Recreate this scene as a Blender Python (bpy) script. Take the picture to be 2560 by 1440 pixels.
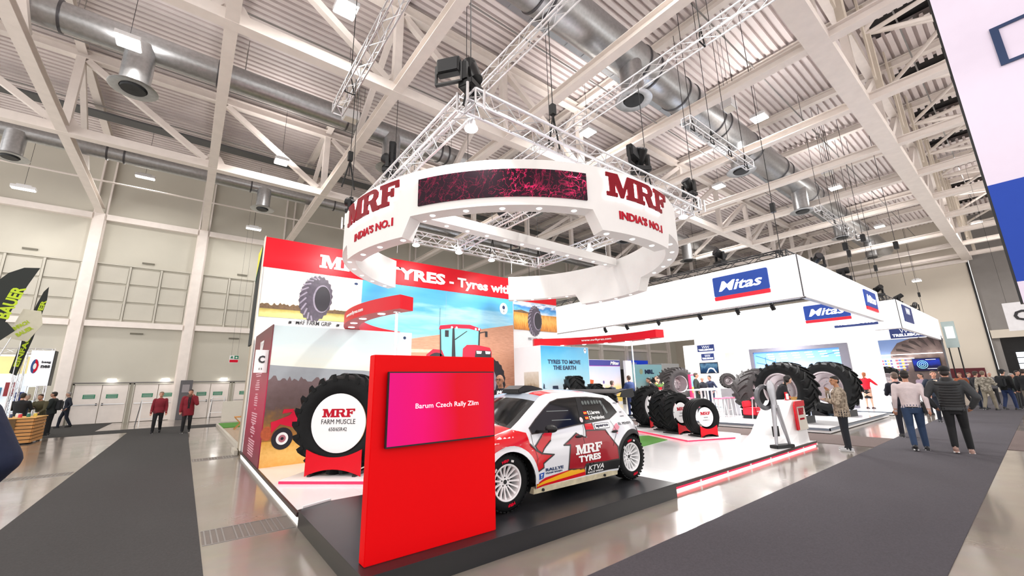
import bpy, bmesh, math, random
from math import sin, cos, pi, radians, sqrt, atan2, hypot
from mathutils import Vector, Matrix, kdtree
random.seed(7)
for _o in list(bpy.data.objects): bpy.data.objects.remove(_o)
SC = bpy.context.scene
COL = SC.collection
# ------------------------------------------------------------------ camera
cam = bpy.data.cameras.new('camera'); camo = bpy.data.objects.new('camera', cam); COL.objects.link(camo)
YAW, PITCH, ROLL = 0.9023374, 0.2278059, -0.0218114
cam.sensor_width = 36; cam.lens = 1020.579 * 36 / 2560; cam.clip_start = .05; cam.clip_end = 300
_f = Vector((cos(PITCH) * cos(YAW), cos(PITCH) * sin(YAW), sin(PITCH))); _r = Vector((sin(YAW), -cos(YAW), 0)); _u = _r.cross(_f)
_R = _r * cos(ROLL) + _u * sin(ROLL); _U = -_r * sin(ROLL) + _u * cos(ROLL)
camo.matrix_world = Matrix(((_R.x, _U.x, -_f.x, 0), (_R.y, _U.y, -_f.y, 0), (_R.z, _U.z, -_f.z, 1.7), (0, 0, 0, 1)))
SC.camera = camo
# ------------------------------------------------------------------ world, exposure
W = bpy.data.worlds.new('world'); SC.world = W; W.use_nodes = True
W.node_tree.nodes['Background'].inputs[0].default_value = (1.0, .965, .94, 1)
W.node_tree.nodes['Background'].inputs[1].default_value = 1.8
SC.view_settings.view_transform = 'Standard'; SC.view_settings.look = 'None'
SC.view_settings.exposure = 0.42; SC.view_settings.gamma = 1.0; SC.view_settings.use_curve_mapping = False
cy = SC.cycles
cy.use_denoising = True; cy.max_bounces = 5; cy.diffuse_bounces = 3; cy.glossy_bounces = 3; cy.transmission_bounces = 4
cy.transparent_max_bounces = 6; cy.caustics_reflective = False; cy.caustics_refractive = False; cy.sample_clamp_indirect = 6
cy.use_adaptive_sampling = True; cy.adaptive_threshold = .035
def lamp(kind, loc, energy, size=1.0, color=(1, 1, 1), target=None, size_y=None, spot=None, blend=.6):
    d = bpy.data.lights.new(kind.lower() + '_light', kind); d.energy = energy; d.color = color
    if kind == 'AREA':
        d.size = size
        if size_y: d.shape = 'RECTANGLE'; d.size_y = size_y
    elif kind == 'SPOT': d.spot_size = radians(spot); d.spot_blend = blend; d.shadow_soft_size = size
    o = bpy.data.objects.new(kind.lower() + '_light', d); COL.objects.link(o); o.location = loc
    dv = Vector(target) - Vector(loc) if target else Vector((0, 0, -1))
    o.rotation_euler = dv.to_track_quat('-Z', 'Y').to_euler()
    return o
# the hall's high bay lamps (their housings are built further down)
LAMPS = [(-2.6, 15.2, 12.0), (2.35, 10.4, 12.3), (-7.4, 29.2, 11.5), (-3.1, 28.6, 13.2), (2.45, 21.3, 12.6), (2.3, 29.6, 11.7),
         (13.4, 11.0, 13.0), (18.8, 5.7, 13.0), (30.2, 5.8, 13.0), (41.4, 5.8, 13.0), (11.5, 21.5, 12.6), (21, 17, 13), (32, 15, 13), (45, 1.0, 12.5),
         (50.5, 5.5, 9.8), (-3, 4, 12.5), (5, -4, 12.5), (15, -4, 12.5), (27, -5, 12.5), (40, -5, 12.5), (7.5, 3.2, 12.6), (24, 10, 13)]
for i, p in enumerate(LAMPS):
    lamp('AREA', (p[0], p[1], p[2] - .12), 95 if i in (2, 3, 5) else 210, .7, (1, .97, .93))
    if i not in (2, 3, 5): lamp('AREA', (p[0], p[1], p[2] + .3), 60, 1.1, (1, .95, .92), (p[0], p[1], 20))  # upward lights added over most lamps to brighten the roof deck
# flood lights on the booth's own truss
for p, t, e in (((3.4, 5.3, 6.15), (3.6, 8.5, 0), 260), ((9.8, 5.4, 6.15), (9.5, 7.5, 0), 260), ((6.6, 11.2, 6.15), (6, 13.2, 3), 240),
                ((9.4, 11.2, 6.15), (9.5, 13.2, 3.2), 240), ((3.6, 11.0, 6.15), (2.6, 13.2, 4), 180), ((6.6, 5.3, 6.15), (6, 4, 0), 240), ((4.4, 5.2, 6.1), (2.8, 10.1, 1.9), 210)):  # last spot is added to brighten the store room picture
    lamp('SPOT', p, e * 1.5, .15, (1, .98, .96), t, spot=115)
# track lights of the large stand
for p in ((16.6, 6.5, 4.1), (16.6, 10, 4.1), (20.5, 6, 4.1), (24.5, 8.5, 4.1), (20.5, 11, 4.1), (32, 7, 4.1), (38, 7, 4.2)):
    lamp('AREA', p, 190, .5, (1, .98, .97))
# ------------------------------------------------------------------ materials
MATS = {}
def M(name, col=(.8, .8, .8), rough=.5, metal=0, emit=None, es=0, noise=.04, ns=6, bump=0, bs=40, coat=0, spec=.5, stretch=None):
    if name in MATS: return MATS[name]
    m = bpy.data.materials.new(name); MATS[name] = m; m.use_nodes = True
    nt = m.node_tree; N = nt.nodes; L = nt.links; b = N['Principled BSDF']
    b.inputs['Roughness'].default_value = rough; b.inputs['Metallic'].default_value = metal
    b.inputs['Specular IOR Level'].default_value = spec; b.inputs['Coat Weight'].default_value = coat
    b.inputs['Coat Roughness'].default_value = .06
    tc = N.new('ShaderNodeTexCoord'); src = tc.outputs['Object']
    if stretch:
        mp = N.new('ShaderNodeMapping'); mp.inputs['Scale'].default_value = stretch; L.new(src, mp.inputs[0]); src = mp.outputs[0]
    nz = N.new('ShaderNodeTexNoise'); nz.inputs['Scale'].default_value = ns; nz.inputs['Detail'].default_value = 4; L.new(src, nz.inputs['Vector'])
    mx = N.new('ShaderNodeMix'); mx.data_type = 'RGBA'; L.new(nz.outputs['Fac'], mx.inputs['Factor'])
    lo = [max(0, c * (1 - noise * 2.2)) for c in col]; hi = [min(1, c * (1 + noise * 2.2)) for c in col]
    mx.inputs[6].default_value = (*lo, 1); mx.inputs[7].default_value = (*hi, 1)
    L.new(mx.outputs[2], b.inputs['Base Color'])
    if bump:
        n2 = N.new('ShaderNodeTexNoise'); n2.inputs['Scale'].default_value = bs; n2.inputs['Detail'].default_value = 3; L.new(src, n2.inputs['Vector'])
        bp = N.new('ShaderNodeBump'); bp.inputs['Strength'].default_value = bump; bp.inputs['Distance'].default_value = .01
        L.new(n2.outputs['Fac'], bp.inputs['Height']); L.new(bp.outputs[0], b.inputs['Normal'])
    if emit:
        b.inputs['Emission Color'].default_value = (*emit, 1); b.inputs['Emission Strength'].default_value = es
    return m
def sr(h):
    """sRGB hex to linear"""
    v = [int(h[i:i + 2], 16) / 255 for i in (0, 2, 4)]
    return tuple(c / 12.92 if c <= .04045 else ((c + .055) / 1.055) ** 2.4 for c in v)
def ramp_mat(name, stops, axis='Z', lo=0., hi=1., rough=.4, ns=2, amt=.15, emit=0, coord='Object', bands=None):
    """flat print: colours by height (object space) with noise; bands = stretch of the noise"""
    if name in MATS: return MATS[name]
    m = bpy.data.materials.new(name); MATS[name] = m; m.use_nodes = True
    nt = m.node_tree; N = nt.nodes; L = nt.links; b = N['Principled BSDF']; b.inputs['Roughness'].default_value = rough
    tc = N.new('ShaderNodeNewGeometry'); coord = 'Position'; sp = N.new('ShaderNodeSeparateXYZ'); L.new(tc.outputs[coord], sp.inputs[0])
    mr = N.new('ShaderNodeMapRange'); L.new(sp.outputs['XYZ'.index(axis)], mr.inputs[0]); mr.inputs[1].default_value = lo; mr.inputs[2].default_value = hi
    mp = N.new('ShaderNodeMapping'); mp.inputs['Scale'].default_value = bands or (1, 1, 1); L.new(tc.outputs[coord], mp.inputs[0])
    nz = N.new('ShaderNodeTexNoise'); nz.inputs['Scale'].default_value = ns; nz.inputs['Detail'].default_value = 6; L.new(mp.outputs[0], nz.inputs['Vector'])
    ma = N.new('ShaderNodeMath'); ma.operation = 'MULTIPLY_ADD'; L.new(nz.outputs['Fac'], ma.inputs[0]); ma.inputs[1].default_value = amt; L.new(mr.outputs[0], ma.inputs[2])
    sb = N.new('ShaderNodeMath'); sb.operation = 'SUBTRACT'; L.new(ma.outputs[0], sb.inputs[0]); sb.inputs[1].default_value = amt / 2
    cr = N.new('ShaderNodeValToRGB'); L.new(sb.outputs[0], cr.inputs[0])
    e = cr.color_ramp.elements
    while len(e) < len(stops): e.new(.5)
    for k, (p, c) in enumerate(stops): e[k].position = p; e[k].color = (*sr(c), 1)
    if name.startswith(('tv', 'screen')): b.inputs['Base Color'].default_value = (.01, .005, .01, 1); b.inputs['Specular IOR Level'].default_value = .1
    else: L.new(cr.outputs[0], b.inputs['Base Color'])
    if emit: L.new(cr.outputs[0], b.inputs['Emission Color']); b.inputs['Emission Strength'].default_value = emit
    return m
def fabric_mix(name, cols, scale, rough=.85, contrast=.12):
    m = bpy.data.materials.new(name); MATS[name] = m; m.use_nodes = True
    nt = m.node_tree; N = nt.nodes; L = nt.links; b = N['Principled BSDF']; b.inputs['Roughness'].default_value = rough
    tc = N.new('ShaderNodeTexCoord'); nz = N.new('ShaderNodeTexNoise'); nz.inputs['Scale'].default_value = scale; nz.inputs['Detail'].default_value = 2
    L.new(tc.outputs['Object'], nz.inputs['Vector']); cr = N.new('ShaderNodeValToRGB'); cr.color_ramp.interpolation = 'CONSTANT'; L.new(nz.outputs['Fac'], cr.inputs[0])
    e = cr.color_ramp.elements
    while len(e) < len(cols): e.new(.5)
    for k, c in enumerate(cols): e[k].position = 0 if k == 0 else .5 + contrast * (k - len(cols) / 2) ; e[k].color = (*sr(c), 1)
    L.new(cr.outputs[0], b.inputs['Base Color']); return m
white = M('white_laminate', (.86, .86, .87), .32, noise=.01)
whitegloss = M('white_gloss_floor', (.88, .88, .89), .16, noise=.015, ns=1.2, coat=.2)
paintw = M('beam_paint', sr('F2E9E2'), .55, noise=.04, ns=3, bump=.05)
paintd = M('beam_paint_shadowed_dusty', sr('CFC4B4'), .6, noise=.06, ns=3, bump=.05)  # darker beam paint: shade and dust are both put into its colour
deckm = M('roof_deck_paint', sr('F0E6E4'), .5, noise=.05, ns=1.5)
wallm = M('hall_wall_plaster', sr('CBC7BA'), .8, noise=.035, ns=.6, bump=.05, bs=8)
wall2 = M('hall_wall_panel', sr('C8C4B8'), .75, noise=.03, ns=1.5)
wallg = M('grey_wall_cladding', sr('8B8784'), .7, noise=.04, ns=2)
endm = M('end_wall_cream', sr('D9D0C2'), .8, noise=.03, ns=.5)
galv = M('galvanised_duct', (.45, .46, .47), .34, .9, noise=.12, ns=9, bump=.05, bs=30)
dgalv = M('dark_duct_grille', (.02, .022, .024), .5, .3)
alu = M('aluminium_tube', (.78, .78, .8), .3, .85, noise=.04)
blackm = M('black_metal', (.012, .012, .013), .45, .3, noise=.1)
blackp = M('black_plastic', (.010, .010, .011), .42, noise=.1, spec=.3)
rubber = M('black_rubber', (.007, .0075, .008), .6, noise=.15, ns=12, bump=.25, bs=60, spec=.15)
rubberg = M('dusty_rubber', (.032, .028, .028), .68, noise=.2, ns=8, bump=.2, bs=50)
red = M('booth_red_laminate', sr('D0001A'), .38, noise=.02, ns=2, spec=.25)
redp = M('pillar_red_paint', sr('E40008'), .55, noise=.015, ns=1.5, spec=.12)
redprint = M('print_red', sr('D6002B'), .4, noise=.01, spec=.2)
maroon = M('logo_maroon', sr('80091A'), .45, noise=.02, spec=.15)
crimson = M('logo_crimson', sr('B40A26'), .5, noise=.01, spec=.15)
dkgrey = M('dark_lettering', sr('2A2A2E'), .5, noise=.01)
navyl = M('navy_lettering', sr('14305A'), .5, noise=.01)
inkw = M('white_print', (.9, .9, .9), .4, noise=.005)
cream = M('cream_panel', sr('DED8CC'), .45, noise=.02)
plinth = M('black_plinth_board', (.018, .019, .022), .3, noise=.1, ns=4, spec=.35)
chrome = M('polished_steel', (.8, .8, .82), .12, 1, noise=.02)
silver = M('silver_paint', sr('A9A9AE'), .35, .6, noise=.06, ns=8)
bluep = M('print_blue', sr('1B4FA8'), .35, noise=.02)
backlit = M('backlit_textile', (.9, .9, .9), .7, emit=(1, .99, .985), es=.42, noise=.005)
glow_white = M('white_with_glow', (.88, .87, .86), .6, emit=(1, .985, .97), es=.32, noise=.01)  # wall and desk white, with light put in as emission
glow = M('lamp_glow', (1, 1, 1), .5, emit=(1, .97, .92), es=14, noise=0)
glow2 = M('spot_glow', (1, 1, 1), .5, emit=(1, .98, .96), es=9, noise=0)
glow3 = M('soft_downlight', (1, 1, 1), .5, emit=(1, .99, .97), es=1.8, noise=0)
halo = M('halo_led_acrylic', (1, 1, 1), .5, emit=(1, 1, .98), es=3.2, noise=0)
redled = M('red_led_strip', (1, .01, .06), .4, emit=(1, .005, .05), es=.85, noise=0)
wled = M('white_led_strip', (1, 1, 1), .4, emit=(1, .97, .9), es=1.6, noise=0)
glassd = M('dark_car_glass', (.006, .007, .008), .08, noise=.3, ns=3, coat=.1, spec=.35)
carw = M('car_white_paint', sr('DDDFE4'), .22, noise=.01, coat=.8)
carr = M('car_red_wrap', sr('CC0616'), .25, noise=.02, coat=.35, spec=.3)
carm = M('car_crimson_wrap', sr('98081C'), .25, noise=.03, coat=.3, spec=.3)
carg = M('car_grey_band', sr('9FA9B6'), .25, noise=.02, coat=.7)
yellow = M('print_yellow', sr('F4B010'), .3, noise=.01, coat=.4)
sillm = M('scuffed_sill_guard', sr('C9BFA2'), .6, noise=.2, ns=14)
wood = M('pallet_wood', sr('C08A50'), .7, noise=.2, ns=3, stretch=(1, 12, 12))
wood2 = M('pale_wood_panel', sr('A79A86'), .6, noise=.15, ns=3, stretch=(1, 1, .2))
green = M('artificial_grass', sr('4F8A35'), .9, noise=.3, ns=80, bump=.6, bs=200)
steel = M('brushed_steel_rim', sr('B3A9AC'), .35, .7, noise=.05)
strap = M('black_strap', (.01, .01, .01), .8)
# polished concrete with stains
def floor_mat():
    m = bpy.data.materials.new('polished_concrete'); m.use_nodes = True; nt = m.node_tree; N = nt.nodes; L = nt.links; b = N['Principled BSDF']
    tc = N.new('ShaderNodeTexCoord')
    def nz(s, d=6, r=.6):
        n = N.new('ShaderNodeTexNoise'); n.inputs['Scale'].default_value = s; n.inputs['Detail'].default_value = d; n.inputs['Roughness'].default_value = r; L.new(tc.outputs['Object'], n.inputs['Vector']); return n
    a, c, d = nz(.35), nz(3, 8), nz(.8, 4)
    mx = N.new('ShaderNodeMix'); mx.data_type = 'RGBA'; L.new(a.outputs['Fac'], mx.inputs['Factor']); mx.inputs[6].default_value = (*sr('7A7169'), 1); mx.inputs[7].default_value = (*sr('A2978B'), 1)
    m2 = N.new('ShaderNodeMix'); m2.data_type = 'RGBA'; m2.blend_type = 'MULTIPLY'; m2.inputs['Factor'].default_value = .5; L.new(mx.outputs[2], m2.inputs[6]); L.new(c.outputs['Color'], m2.inputs[7])
    m3 = N.new('ShaderNodeMix'); m3.data_type = 'RGBA'; m3.inputs['Factor'].default_value = .45; L.new(mx.outputs[2], m3.inputs[6]); L.new(m2.outputs[2], m3.inputs[7])
    L.new(m3.outputs[2], b.inputs['Base Color'])
    mr = N.new('ShaderNodeMapRange'); L.new(d.outputs['Fac'], mr.inputs[0]); mr.inputs[1].default_value = .35; mr.inputs[2].default_value = .7; mr.inputs[3].default_value = .14; mr.inputs[4].default_value = .3
    L.new(mr.outputs[0], b.inputs['Roughness']); b.inputs['Specular IOR Level'].default_value = .7
    b.inputs['Coat Weight'].default_value = .6; b.inputs['Coat Roughness'].default_value = .1
    bp = N.new('ShaderNodeBump'); bp.inputs['Strength'].default_value = .06; L.new(c.outputs['Fac'], bp.inputs['Height']); L.new(bp.outputs[0], b.inputs['Normal'])
    MATS['polished_concrete'] = m; return m
floorm = floor_mat()
carpetm = M('grey_event_carpet', sr('4E4B50'), .95, noise=.14, ns=60, bump=.5, bs=350, spec=.2)
carpetl = M('dark_grey_event_carpet', sr('444343'), .95, noise=.14, ns=60, bump=.5, bs=350, spec=.2)
carpetb = M('taupe_event_carpet', sr('6A5E5B'), .95, noise=.12, ns=60, bump=.5, bs=350, spec=.2)
def plasma_mat():
    m = bpy.data.materials.new('plasma_screen_image'); m.use_nodes = True; nt = m.node_tree; N = nt.nodes; L = nt.links; b = N['Principled BSDF']
    tc = N.new('ShaderNodeTexCoord'); parts = []
    for sc, w, dist in ((1.1, .016, 1.8), (2.2, .018, 2.4), (4.0, .012, 1.4)):
        n = N.new('ShaderNodeTexNoise'); n.inputs['Scale'].default_value = sc; n.inputs['Detail'].default_value = 3; n.inputs['Distortion'].default_value = dist; L.new(tc.outputs['Object'], n.inputs['Vector'])
        s = N.new('ShaderNodeMath'); s.operation = 'SUBTRACT'; L.new(n.outputs['Fac'], s.inputs[0]); s.inputs[1].default_value = .5
        ab = N.new('ShaderNodeMath'); ab.operation = 'ABSOLUTE'; L.new(s.outputs[0], ab.inputs[0])
        mr = N.new('ShaderNodeMapRange'); L.new(ab.outputs[0], mr.inputs[0]); mr.inputs[1].default_value = 0; mr.inputs[2].default_value = w; mr.inputs[3].default_value = 1; mr.inputs[4].default_value = 0; parts.append(mr)
    ad = N.new('ShaderNodeMath'); L.new(parts[0].outputs[0], ad.inputs[0]); L.new(parts[1].outputs[0], ad.inputs[1])
    a2 = N.new('ShaderNodeMath'); L.new(ad.outputs[0], a2.inputs[0]); L.new(parts[2].outputs[0], a2.inputs[1])
    big = N.new('ShaderNodeTexNoise'); big.inputs['Scale'].default_value = .7; L.new(tc.outputs['Object'], big.inputs['Vector'])
    mb = N.new('ShaderNodeMapRange'); L.new(big.outputs['Fac'], mb.inputs[0]); mb.inputs[1].default_value = .4; mb.inputs[2].default_value = .62; mb.inputs[3].default_value = .12; mb.inputs[4].default_value = 1.
    mu = N.new('ShaderNodeMath'); mu.operation = 'MULTIPLY'; L.new(a2.outputs[0], mu.inputs[0]); L.new(mb.outputs[0], mu.inputs[1])
    cr = N.new('ShaderNodeValToRGB'); L.new(mu.outputs[0], cr.inputs[0]); e = cr.color_ramp.elements
    for _ in range(2): e.new(.5)
    for k, (p, c) in enumerate(((0, '10040A'), (.25, '6A0E2C'), (.7, 'E8205C'), (1, 'FFB8D0'))): e[k].position = p; e[k].color = (*sr(c), 1)
    L.new(cr.outputs[0], b.inputs['Emission Color']); b.inputs['Emission Strength'].default_value = 2.0; b.inputs['Specular IOR Level'].default_value = .1
    b.inputs['Base Color'].default_value = (.01, .005, .008, 1); b.inputs['Roughness'].default_value = .35
    return m
plasma = plasma_mat()
tvm = ramp_mat('tv_red_magenta_picture', [(0, 'E20078'), (.3, 'EA006A'), (.5, 'E20040'), (.62, 'DC0018'), (.8, 'DC0620'), (1, 'D60030')], 'X', 1.48, 2.72, .5, 1.0, .12, emit=.85, bands=(.6, 1, 2.5))
# ------------------------------------------------------------------ geometry helpers
class MB:
    def __init__(s): s.v = []; s.f = []; s.m = []; s.mi = 0
    def add(s, vs, fs):
        n = len(s.v); s.v += [tuple(v) for v in vs]; s.f += [tuple(i + n for i in f) for f in fs]; s.m += [s.mi] * len(fs); return s
    def box(s, x0, x1, y0, y1, z0, z1):
        vs = [(x, y, z) for z in (z0, z1) for y in (y0, y1) for x in (x0, x1)]
        return s.add(vs, [(0, 2, 3, 1), (4, 5, 7, 6), (0, 1, 5, 4), (2, 6, 7, 3), (0, 4, 6, 2), (1, 3, 7, 5)])
    def bar(s, p, q, w, h, up=(0, 0, 1)):
        p, q = Vector(p), Vector(q); d = (q - p).normalized(); r = d.cross(Vector(up))
        if r.length < 1e-3: r = d.cross(Vector((1, 0, 0)))
        r.normalize(); u = r.cross(d); vs = []
        for e in (p, q):
            for a, b in ((-1, -1), (1, -1), (1, 1), (-1, 1)): vs.append(e + r * a * w / 2 + u * b * h / 2)
        return s.add(vs, [(0, 1, 2, 3), (7, 6, 5, 4), (0, 4, 5, 1), (1, 5, 6, 2), (2, 6, 7, 3), (3, 7, 4, 0)])
    def ibeam(s, p, q, w, h, t=.03):
        p, q = Vector(p), Vector(q); z = Vector((0, 0, 1))
        s.bar(p + z * (h / 2 - t / 2), q + z * (h / 2 - t / 2), w, t); s.bar(p - z * (h / 2 - t / 2), q - z * (h / 2 - t / 2), w, t); return s.bar(p, q, t, h - 2 * t)
    def tube(s, p, q, r, n=8, r2=None, cap=True):
        p, q = Vector(p), Vector(q); d = (q - p).normalized(); a = d.orthogonal().normalized(); b = d.cross(a); r2 = r if r2 is None else r2; vs = []
        for e, rr in ((p, r), (q, r2)):
            for k in range(n): t = 2 * pi * k / n; vs.append(e + a * rr * cos(t) + b * rr * sin(t))
        fs = [(k, (k + 1) % n, n + (k + 1) % n, n + k) for k in range(n)]
        if cap: fs += [tuple(range(n - 1, -1, -1)), tuple(range(n, 2 * n))]
        return s.add(vs, fs)
    def path(s, pts, r, n=6):
        for a, b in zip(pts, pts[1:]): s.tube(a, b, r, n)
        return s
    def lathe(s, prof, n=32, o=(0, 0, 0), ax='z', close=False):
        vs = []; k = len(prof)
        for i in range(n):
            t = 2 * pi * i / n
            for r, z in prof:
                a, b = r * cos(t), r * sin(t)
                v = (a, b, z) if ax == 'z' else ((a, z, b) if ax == 'y' else (z, a, b))
                vs.append((v[0] + o[0], v[1] + o[1], v[2] + o[2]))
        fs = []
        for i in range(n):
            j = (i + 1) % n
            for q in range(k if close else k - 1):
                q2 = (q + 1) % k; fs.append((i * k + q, j * k + q, j * k + q2, i * k + q2))
        return s.add(vs, fs)
    def ball(s, c, rx, ry=None, rz=None, n=12, m=8):
        ry = ry or rx; rz = rz or rx; vs = [(c[0], c[1], c[2] + rz)]
        for i in range(1, m):
            ph = pi * i / m
            for k in range(n): t = 2 * pi * k / n; vs.append((c[0] + rx * sin(ph) * cos(t), c[1] + ry * sin(ph) * sin(t), c[2] + rz * cos(ph)))
        vs.append((c[0], c[1], c[2] - rz)); e = len(vs) - 1
        fs = [(0, 1 + k, 1 + (k + 1) % n) for k in range(n)]
        for i in range(m - 2):
            for k in range(n): a = 1 + i * n; fs.append((a + k, a + n + k, a + n + (k + 1) % n, a + (k + 1) % n))
        a = 1 + (m - 2) * n; fs += [(e, a + (k + 1) % n, a + k) for k in range(n)]
        return s.add(vs, fs)
    def prism(s, poly, O, U, V, d):
        """flat polygon (u, v) at origin O on axes U, V, thickness d along U x V"""
        O, U, V = Vector(O), Vector(U), Vector(V); n = U.cross(V).normalized() * d; k = len(poly)
        a = [O + U * u + V * v for u, v in poly]; vs = a + [p + n for p in a]
        return s.add(vs, [tuple(range(k - 1, -1, -1)), tuple(range(k, 2 * k))] + [(i, (i + 1) % k, k + (i + 1) % k, k + i) for i in range(k)])
    def loft(s, rings, cap=True, closed=True):
        n = len(rings[0]); vs = [p for r in rings for p in r]; fs = []
        for i in range(len(rings) - 1):
            for k in range(n if closed else n - 1): fs.append((i * n + k, i * n + (k + 1) % n, (i + 1) * n + (k + 1) % n, (i + 1) * n + k))
        if cap: fs += [tuple(range(n - 1, -1, -1)), tuple(range((len(rings) - 1) * n, len(rings) * n))]
        return s.add(vs, fs)
    def build(s, name, mat, parent=None, smooth=False, bevel=0, world=True):
        me = bpy.data.meshes.new(name); me.from_pydata(s.v, [], s.f)
        for m in (mat if isinstance(mat, (list, tuple)) else [mat]): me.materials.append(m)
        if any(s.m):
            for p, i in zip(me.polygons, s.m): p.material_index = i
        bm = bmesh.new(); bm.from_mesh(me); bmesh.ops.recalc_face_normals(bm, faces=bm.faces)
        if bevel:
            bmesh.ops.bevel(bm, geom=[e for e in bm.edges if e.calc_face_angle(0) > .5], offset=bevel, segments=2, affect='EDGES', clamp_overlap=True)
        bm.to_mesh(me); bm.free()
        if smooth:
            for p in me.polygons: p.use_smooth = True
            try: me.set_sharp_from_angle(angle=radians(38))
            except Exception: pass
        o = bpy.data.objects.new(name, me); COL.objects.link(o)
        if parent: o.parent = parent
        return o
def tag(o, label=None, cat=None, group=None, kind=None):
    if label: o['label'] = label
    if cat: o['category'] = cat
    if group: o['group'] = group
    if kind: o['kind'] = kind
    return o
def thing(name, label, cat, group=None, loc=None, rz=0):
    o = bpy.data.objects.new(name, None); COL.objects.link(o); o.empty_display_size = .2
    if loc is not None: o.location = loc; o.rotation_euler = (0, 0, rz)
    else: o['_w'] = 1
    return tag(o, label, cat, group)
def single(mb, name, mat, label, cat, group=None, **k):
    o = mb.build(name, mat, **k); o['_w'] = 1; return tag(o, label, cat, group)
def struct(mb, name, mat, **k): o = mb.build(name, mat, **k); o['kind'] = 'structure'; return o
def copy_tree(o, parent=None):
    c = o.copy(); COL.objects.link(c); c.parent = parent
    for ch in o.children: copy_tree(ch, c)
    return c
# 2D outlines (with holes) and lettering, through a temporary curve
def _to_mesh(cu):
    ob = bpy.data.objects.new('t', cu); COL.objects.link(ob)
    dg = bpy.context.evaluated_depsgraph_get(); me = bpy.data.meshes.new_from_object(ob.evaluated_get(dg))
    bpy.data.objects.remove(ob); bpy.data.curves.remove(cu); return me
def place(me, fn, name, mat, parent):
    me.name = name
    for v in me.vertices: v.co = fn(v.co)
    me.materials.clear(); me.materials.append(mat); o = bpy.data.objects.new(name, me); COL.objects.link(o)
    if parent: o.parent = parent
    return o
def plane_fn(O, U, V):
    O, U, V = Vector(O), Vector(U), Vector(V); n = U.cross(V).normalized()
    return lambda c: O + U * c.x + V * c.y + n * c.z
_tc = {}
def text_mesh(s, depth, bold, shear=0.):
    k = (s, depth, bold, shear)
    if k not in _tc:
        cu = bpy.data.curves.new('t', 'FONT'); cu.body = s; cu.extrude = .5; cu.offset = bold; cu.resolution_u = 2; cu.shear = shear
        me = _to_mesh(cu); xs = [v.co.x for v in me.vertices]; ys = [v.co.y for v in me.vertices]
        x0, x1, y0, y1 = min(xs), max(xs), min(ys), max(ys)
        for v in me.vertices: v.co = ((v.co.x - x0) / (x1 - x0), (v.co.y - y0) / (y1 - y0), (v.co.z + .5) * depth)
        _tc[k] = me
    return _tc[k].copy()
def text(s, O, U, V, w, h, mat, parent, name='lettering', depth=.008, bold=.0, shear=0., fn=None):
    me = text_mesh(s, depth, bold, shear); f = fn or plane_fn(O, U, V)
    return place(me, lambda c: f(Vector((c.x * w, c.y * h, c.z))), name, mat, parent)
def shape_mesh(polys, depth):
    cu = bpy.data.curves.new('t', 'CURVE'); cu.dimensions = '2D'; cu.fill_mode = 'BOTH'; cu.extrude = depth / 2
    for p in polys:
        sp = cu.splines.new('POLY'); sp.points.add(len(p) - 1); sp.use_cyclic_u = True
        for k, (x, y) in enumerate(p): sp.points[k].co = (x, y, 0, 1)
    me = _to_mesh(cu)
    for v in me.vertices: v.co.z += depth / 2
    return me
def rpoly(cx, cy, rx, ry=None, n=28): ry = ry or rx; return [(cx + rx * cos(2 * pi * k / n), cy + ry * sin(2 * pi * k / n)) for k in range(n)]
def rrect(x0, x1, y0, y1, r, n=4):
    o = []
    for cx, cy, a in ((x1 - r, y1 - r, 0), (x0 + r, y1 - r, 90), (x0 + r, y0 + r, 180), (x1 - r, y0 + r, 270)):
        for k in range(n + 1): t = radians(a + 90 * k / n); o.append((cx + r * cos(t), cy + r * sin(t)))
    return o
# slab-serif M, R, F (unit height)
GM = [[(0, 0), (.5, 0), (.5, .17), (.40, .17), (.40, .62), (.66, .0), (.80, 0), (1.04, .60), (1.04, .17), (.95, .17), (.95, 0), (1.5, 0), (1.5, .17), (1.38, .17), (1.38, .83), (1.5, .83), (1.5, 1), (1.06, 1), (.80, .38), (.56, 1), (0, 1), (0, .83), (.14, .83), (.14, .17), (0, .17)]]
GR = [[(0, 0), (.52, 0), (.52, .17), (.42, .17), (.42, .42), (.60, .42), (.80, .0), (1.22, 0), (1.22, .17), (1.10, .17), (.95, .47), (1.10, .60), (1.12, .80), (1.0, .95), (.84, 1), (0, 1), (0, .83), (.13, .83), (.13, .17), (0, .17)],
      [(.42, .57), (.42, .84), (.72, .84), (.82, .78), (.82, .64), (.72, .57)]]
GF = [[(0, 0), (.55, 0), (.55, .17), (.43, .17), (.43, .43), (.62, .43), (.62, .34), (.78, .34), (.78, .70), (.62, .70), (.62, .60), (.43, .60), (.43, .83), (.85, .83), (.85, .68), (1.04, .68), (1.04, 1), (0, 1), (0, .83), (.13, .83), (.13, .17), (0, .17)]]
def mrf(w, h, mat, parent, fn, depth=.01, name='lettering', slant=.0, grow=0.):
    """the three-letter logo as one word per object, fn maps (u, v, d)"""
    tot = 1.5 + 1.22 + 1.04 + .04; polys = []
    for G_, ox in ((GM, 0), (GR, 1.48), (GF, 2.72)):
        polys = [[((x + ox + y * slant) * w / tot, y * h) for x, y in p] for p in G_]
        me = shape_mesh(polys, depth)
        if grow:
            cx = sum(v.co.x for v in me.vertices) / len(me.vertices)
            for v in me.vertices: v.co.x = cx + (v.co.x - cx) * (1 + grow * .5); v.co.y = h / 2 + (v.co.y - h / 2) * (1 + grow)
        bm = bmesh.new(); bm.from_mesh(me)
        for q in range(1, 8):
            bmesh.ops.bisect_plane(bm, geom=bm.verts[:] + bm.edges[:] + bm.faces[:], plane_co=(w * q / 8, 0, 0), plane_no=(1, 0, 0))
        bm.to_mesh(me); bm.free()
        place(me, fn, name, mat, parent)
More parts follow.
